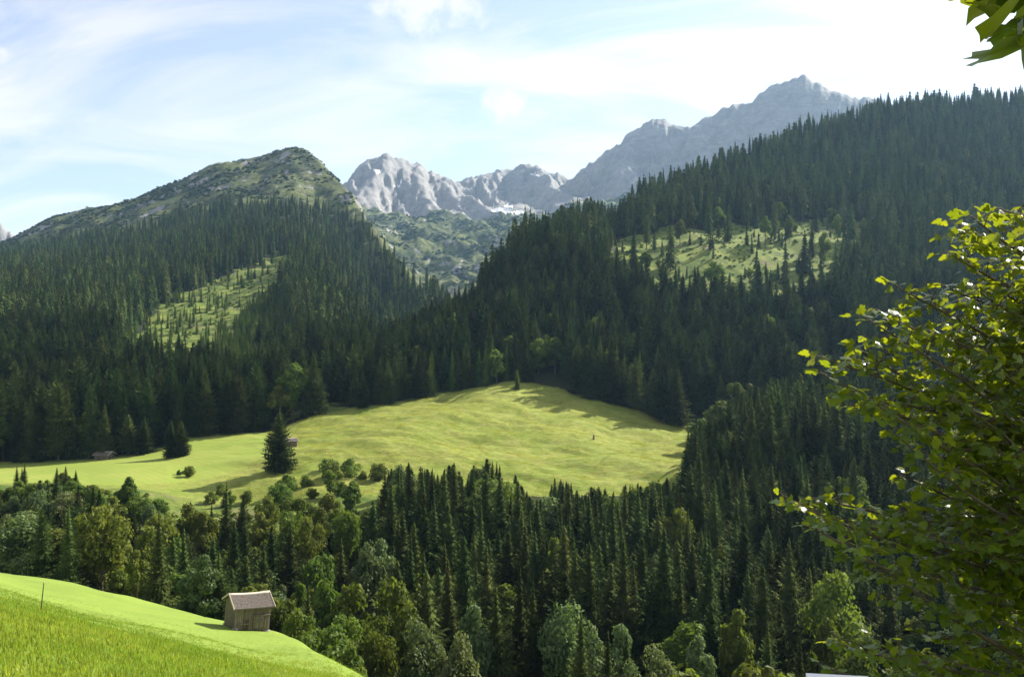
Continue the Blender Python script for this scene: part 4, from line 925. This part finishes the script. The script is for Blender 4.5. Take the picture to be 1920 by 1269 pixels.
M_maple = mleaf_mat()
def maple_leaf(seed, light=False):
    """unit-length palmate leaf, stalk at the origin, tip along +x, upper side +z"""
    r = np.random.default_rng(seed)
    half = [(0.0, .0), (-.12, .16), (-.10, .30), (.10, .33), (.16, .56), (.30, .47), (.40, .50), (.42, .30), (.56, .30), (.62, .36), (.80, .17), (1.0, 0.0)]
    if light: half = [half[q_] for q_ in (0, 2, 4, 6, 7, 9, 11)]
    out = [half[0]] + [(x + r.normal(0, .015), y + r.normal(0, .015)) for x, y in half[1:-1]] + [half[-1]] + [(x + r.normal(0, .015), -y + r.normal(0, .015)) for x, y in half[1:-1][::-1]]
    fold, curl = r.uniform(.15, .5), r.uniform(.15, .55)
    V = [(.22, 0, .02)] + [(x, y, -curl * max(0, x) ** 2 * .5 + fold * abs(y) * (.7 - abs(y)) - .25 * y * y * r.uniform(.3, 1.6)) for x, y in out]
    n = len(out); Q = [(0, 1 + (k + 1) % n, 1 + k) for k in range(n)]
    return np.array(V), Q
LEAFS = [maple_leaf(900 + k) for k in range(6)]
LEAFL = [maple_leaf(900 + k, True) for k in range(6)]
LM = [mesh_np('maple_leaf', v, q, None, M_maple, True, link=False) for v, q in LEAFS]
TB = Vector((6.3, 7.6, 0)); TB.z = float(ground(TB.x, TB.y))
mp_o = thing('maple_tree', TB, 'leafy maple with big bright backlit leaves filling the right foreground', 'tree')
M_mbark = M_bark
def trunk_pt(z): return Vector((TB.x + .12 * math.sin(z), TB.y + .1 * math.cos(z * 1.3), z))
tz = [TB.z - .3, -4, -2, 0, 2, 4, 5.2]
v, q = tube_np([trunk_pt(z) - TB for z in tz], [.26, .2, .17, .14, .10, .05, .01], 10); part('trunk', mesh_np('trunk', v, q, None, M_mbark, True, link=False), mp_o)
def at(px, py, D): return Vector(((px - CX) / F * D, D, -(py - CY) / F * D))
tips = [at(*a) for a in [(1890, 392, 6.4), (1838, 418, 6.2), (1795, 432, 6.6), (1790, 480, 6.0), (1788, 545, 6.5), (1860, 560, 5.8), (1905, 470, 5.7), (1692, 535, 6.0), (1632, 605, 6.1), (1618, 660, 5.8), (1668, 585, 6.4), (1552, 668, 5.7), (1566, 712, 5.5), (1625, 742, 5.3), (1706, 650, 5.6), (1745, 705, 6.5), (1700, 765, 6.0),
        (1700, 835, 5.4), (1785, 865, 6.2), (1510, 962, 5.6), (1550, 945, 5.9), (1536, 1005, 5.3), (1605, 985, 5.7), (1668, 965, 6.1), (1726, 1005, 5.5), (1625, 1060, 5.8), (1765, 1060, 6.2), (1600, 1215, 5.9), (1565, 1255, 5.6), (1665, 1235, 5.4), (1760, 1190, 6.3), (1805, 1000, 5.8), (1835, 1120, 6.1), (1880, 700, 5.6), (1850, 640, 6.2), (1800, 760, 5.5), (1890, 850, 5.4), (1840, 930, 6.0), (1900, 1000, 5.5), (1890, 1180, 5.6), (1800, 1240, 5.5), (1720, 1290, 5.7), (1640, 1300, 6.0), (1850, 810, 6.6), (1900, 1090, 6.5), (1790, 640, 6.0), (1830, 520, 6.4), (1760, 930, 6.6), (1700, 900, 6.3)]]
rm = np.random.default_rng(77)
for k in range(250):      # the rest of the crown, round the trunk
    a = rm.uniform(0, 6.28); zz = rm.uniform(-3.8, 3.3); rad = 2.8 * math.sqrt(max(.08, 1 - ((zz - .0) / 5.0) ** 2)) * rm.uniform(.65, 1.05)
    e = Vector((TB.x + math.cos(a) * rad, TB.y + math.sin(a) * rad * .9, zz))
    X_, Y_ = project(e.x, e.y, e.z)
    if X_ < 1790 or (X_ < 2090 and Y_ < 440): continue
    tips.append(e)
for k in range(110):     # extra boughs added on the unseen sunward side to shade the crown
    a = math.pi / 2 - SUN_AZ + rm.normal(0, .55); zz = rm.uniform(-3.4, 2.0); rad = rm.uniform(1.2, 3.9) * math.sqrt(max(.1, 1 - (zz / 7.0) ** 2))
    e = Vector((TB.x + math.cos(a) * rad, TB.y + math.sin(a) * rad, zz)); X_, Y_ = project(e.x, e.y, e.z)
    if X_ > 1900 and not (X_ < 2120 and Y_ < 460): tips.append(e)
leaves = []      # (matrix, shape index)
twV = []
def leaf_at(base, out, size, flat=.5):
    out = out.normalized(); n = Vector((0, 0, 1)) + Vector(rm.normal(size=3)) * flat + Vector((.25, .12, 0)); n = (n - out * n.dot(out) * .75).normalized()
    d = (out + Vector((0, 0, -rm.uniform(.05, .5)))).normalized(); s = n.cross(d).normalized(); n = d.cross(s)
    Mx = Matrix((d, s, n)).transposed().to_4x4(); Mx = Matrix.Translation(base) @ Mx @ Matrix.Scale(size, 4); leaves.append((Mx, int(rm.integers(6))))
for it_, tip in enumerate(tips):
    hd_ = math.hypot(tip.x - TB.x, tip.y - TB.y); z0 = max(TB.z + 1.2, min(4.2, tip.z - hd_ * rm.uniform(.25, .6)))
    s0 = trunk_pt(z0); mid = s0.lerp(tip, .5) + Vector((0, 0, .22 * rm.uniform(.3, 1.2))) + Vector(rm.normal(size=3)) * .08
    pth = []
    for q_ in range(9):
        s = q_ / 8; pth.append(s0 * (1 - s) ** 2 + mid * 2 * s * (1 - s) + tip * s * s + Vector(rm.normal(size=3)) * .02)
    v, q = tube_np([p_ - TB for p_ in pth], [.030 * (1 - s / 8.6) + .004 for s in range(9)], 5); part('branch', mesh_np('branch', v, q, None, M_mbark, True, link=False), mp_o)
    direc = (tip - pth[4]).normalized()
    ntw = 24 if it_ < 49 else 14
    for k in range(ntw):
        s = .34 + .66 * (k + 1) / ntw; f_ = s * 8; i0 = min(int(f_), 7); b0 = pth[i0].lerp(pth[i0 + 1], f_ - i0)
        side = direc.cross(Vector((0, 0, 1))).normalized() * (1 if k % 2 else -1)
        tl_ = rm.uniform(.16, .48) * (1.15 - .5 * s)
        td = (side * rm.uniform(.5, 1.0) + direc * rm.uniform(.3, .9) + Vector((0, 0, rm.uniform(-.35, .45)))).normalized()
        if k == ntw - 1: td = direc; tl_ = .12
        e0 = b0 + td * tl_; v, q = tube_np([b0 - TB, (b0 + e0) / 2 - TB + Vector((0, 0, .01)), e0 - TB], [.005, .004, .0025], 3); twV.append((v, q))
        nl = max(2, int(tl_ / .050) + 1)
        for j in range(nl):
            pb = b0.lerp(e0, (j + .7) / nl)
            for sg in (-1, 1):
                od = (td * .6 + td.cross(Vector((0, 0, 1))) * sg * rm.uniform(.5, 1.2) + Vector(rm.normal(size=3)) * .3).normalized()
                if rm.random() < .12: continue
                pl = rm.uniform(.03, .09); leaf_at(pb + od * pl, od, rm.uniform(.040, .086), .6)
                v, q = tube_np([pb - TB, pb + od * pl - TB], [.0022, .0016], 3); twV.append((v, q))
# the bough that hangs over from above
bt = Vector((1.62, 2.62, 1.16)); s0 = trunk_pt(4.2); mid = Vector((3.7, 4.6, 4.6)); pth = []
for q_ in range(11):
    s = q_ / 10; pth.append(s0 * (1 - s) ** 2 + mid * 2 * s * (1 - s) + bt * s * s)
v, q = tube_np([p_ - TB for p_ in pth], [.035 * (1 - s / 11.5) + .003 for s in range(11)], 6); part('branch', mesh_np('branch', v, q, None, M_mbark, True, link=False), mp_o)
def leaf_dir(a, b, nrm, idx):
    d = (b - a); L = d.length; d.normalize(); n = (nrm - d * nrm.dot(d)).normalized(); s = n.cross(d)
    leaves.append((Matrix.Translation(a) @ Matrix((d, s, n)).transposed().to_4x4() @ Matrix.Scale(L, 4), idx))
for (a, b, nv, idx) in [((1902, 10, 2.6), (1860, 68, 2.5), (.6, .75, .35), 0), ((1914, 66, 2.6), (1843, 152, 2.5), (.35, .9, .5), 2), ((1926, 100, 2.62), (1890, 98, 2.5), (.1, -.9, .5), 3), ((1925, -30, 2.65), (1880, 10, 2.6), (.3, .8, .5), 4), ((1960, -20, 2.65), (1925, 50, 2.6), (-.5, .7, .5), 1)]:
    a, b = at(*a), at(*b); leaf_dir(a, b, (Vector((.35, .9, .2)) - sun_dir * (Vector((.35, .9, .2)).dot(sun_dir) * 1.05)).normalized() * .7 + (b - a).cross(sun_dir).normalized(), idx); v, q = tube_np([bt - TB, a - TB], [.003, .002], 4); twV.append((v, q))
for k in range(170):  # added leaves out of view towards the sun, to shade the hanging ones
    c_ = at(1882, 80, 2.55) + sun_dir * rm.uniform(.42, 1.4) + Vector(rm.normal(size=3)) * .13; leaf_at(c_, Vector(rm.normal(size=3)), rm.uniform(.09, .15), .3)
    if k % 8 == 0: v, q = tube_np([pth[8] - TB, (pth[8] + c_) / 2 + Vector((0, 0, .05)) - TB, c_ - TB], [.004, .003, .002], 4); twV.append((v, q))
for k in range(3, 6):
    for j in range(4): leaf_at(pth[k] + Vector(rm.normal(size=3)) * .12 + Vector((.15, 0, .1)), Vector(rm.normal(size=3)), rm.uniform(.08, .14))
v, q = join(twV); tw = part('twigs', mesh_np('twigs', v, q, None, M_mbark, True, link=False), mp_o); tw['kind'] = 'stuff'
def leaf_size(e):
    c = e[0] @ Vector((.4, 0, 0)); X_, Y_ = project(c.x, c.y, c.z)
    if not (0 < X_ < 1925 and -5 < Y_ < 1272): return 0
    return e[0].to_scale().x / c.y * (1.3 if X_ < 1800 else 1.0)
leaves.sort(key=leaf_size, reverse=True)
for Mx, i in leaves[:300]:
    o = part('leaf', LM[i], mp_o); o.matrix_basis = Matrix.Translation(-TB) @ Mx
V, Q, off = [], [], 0
for Mx, i in leaves[300:]:
    v, q = LEAFL[i]; A = np.array(Mx); V.append(v @ A[:3, :3].T + A[:3, 3] - np.array(TB)); Q.append(np.array(q) + off); off += len(v)
fo = part('foliage', mesh_np('foliage', np.concatenate(V), np.concatenate(Q), None, M_maple, True, link=False), mp_o); fo['kind'] = 'stuff'


# ------------------------------------------------------------------ the air
def haze_box():
    z0, z1 = float(min(HG.min(), -80)) - 1.0, float(HG.max()) + 40
    x0, x1, y0, y1 = float(XG.min()) - 20, float(XG.max()) + 20, -80.0, 6050.0
    V = [(x, y, z) for x in (x0, x1) for y in (y0, y1) for z in (z0, z1)]
    Q = [(0, 1, 3, 2), (4, 6, 7, 5), (0, 4, 5, 1), (2, 3, 7, 6), (0, 2, 6, 4), (1, 5, 7, 3)]
    m, t = new_mat('haze_air')
    v = N(t, 'ShaderNodeVolumePrincipled'); v.inputs['Color'].default_value = (0.38, 0.67, 1.0, 1); v.inputs['Density'].default_value = HAZE; v.inputs['Anisotropy'].default_value = 0.35
    o = N(t, 'ShaderNodeOutputMaterial'); t.links.new(v.outputs[0], o.inputs['Volume'])
    b = mesh_np('haze', V, Q, None, m, smooth=False)
    b['kind'] = 'stuff'; b['label'] = 'thin pale blue summer haze filling the valley air'; b['category'] = 'haze'
HAZE = 5.0e-5
haze_box()
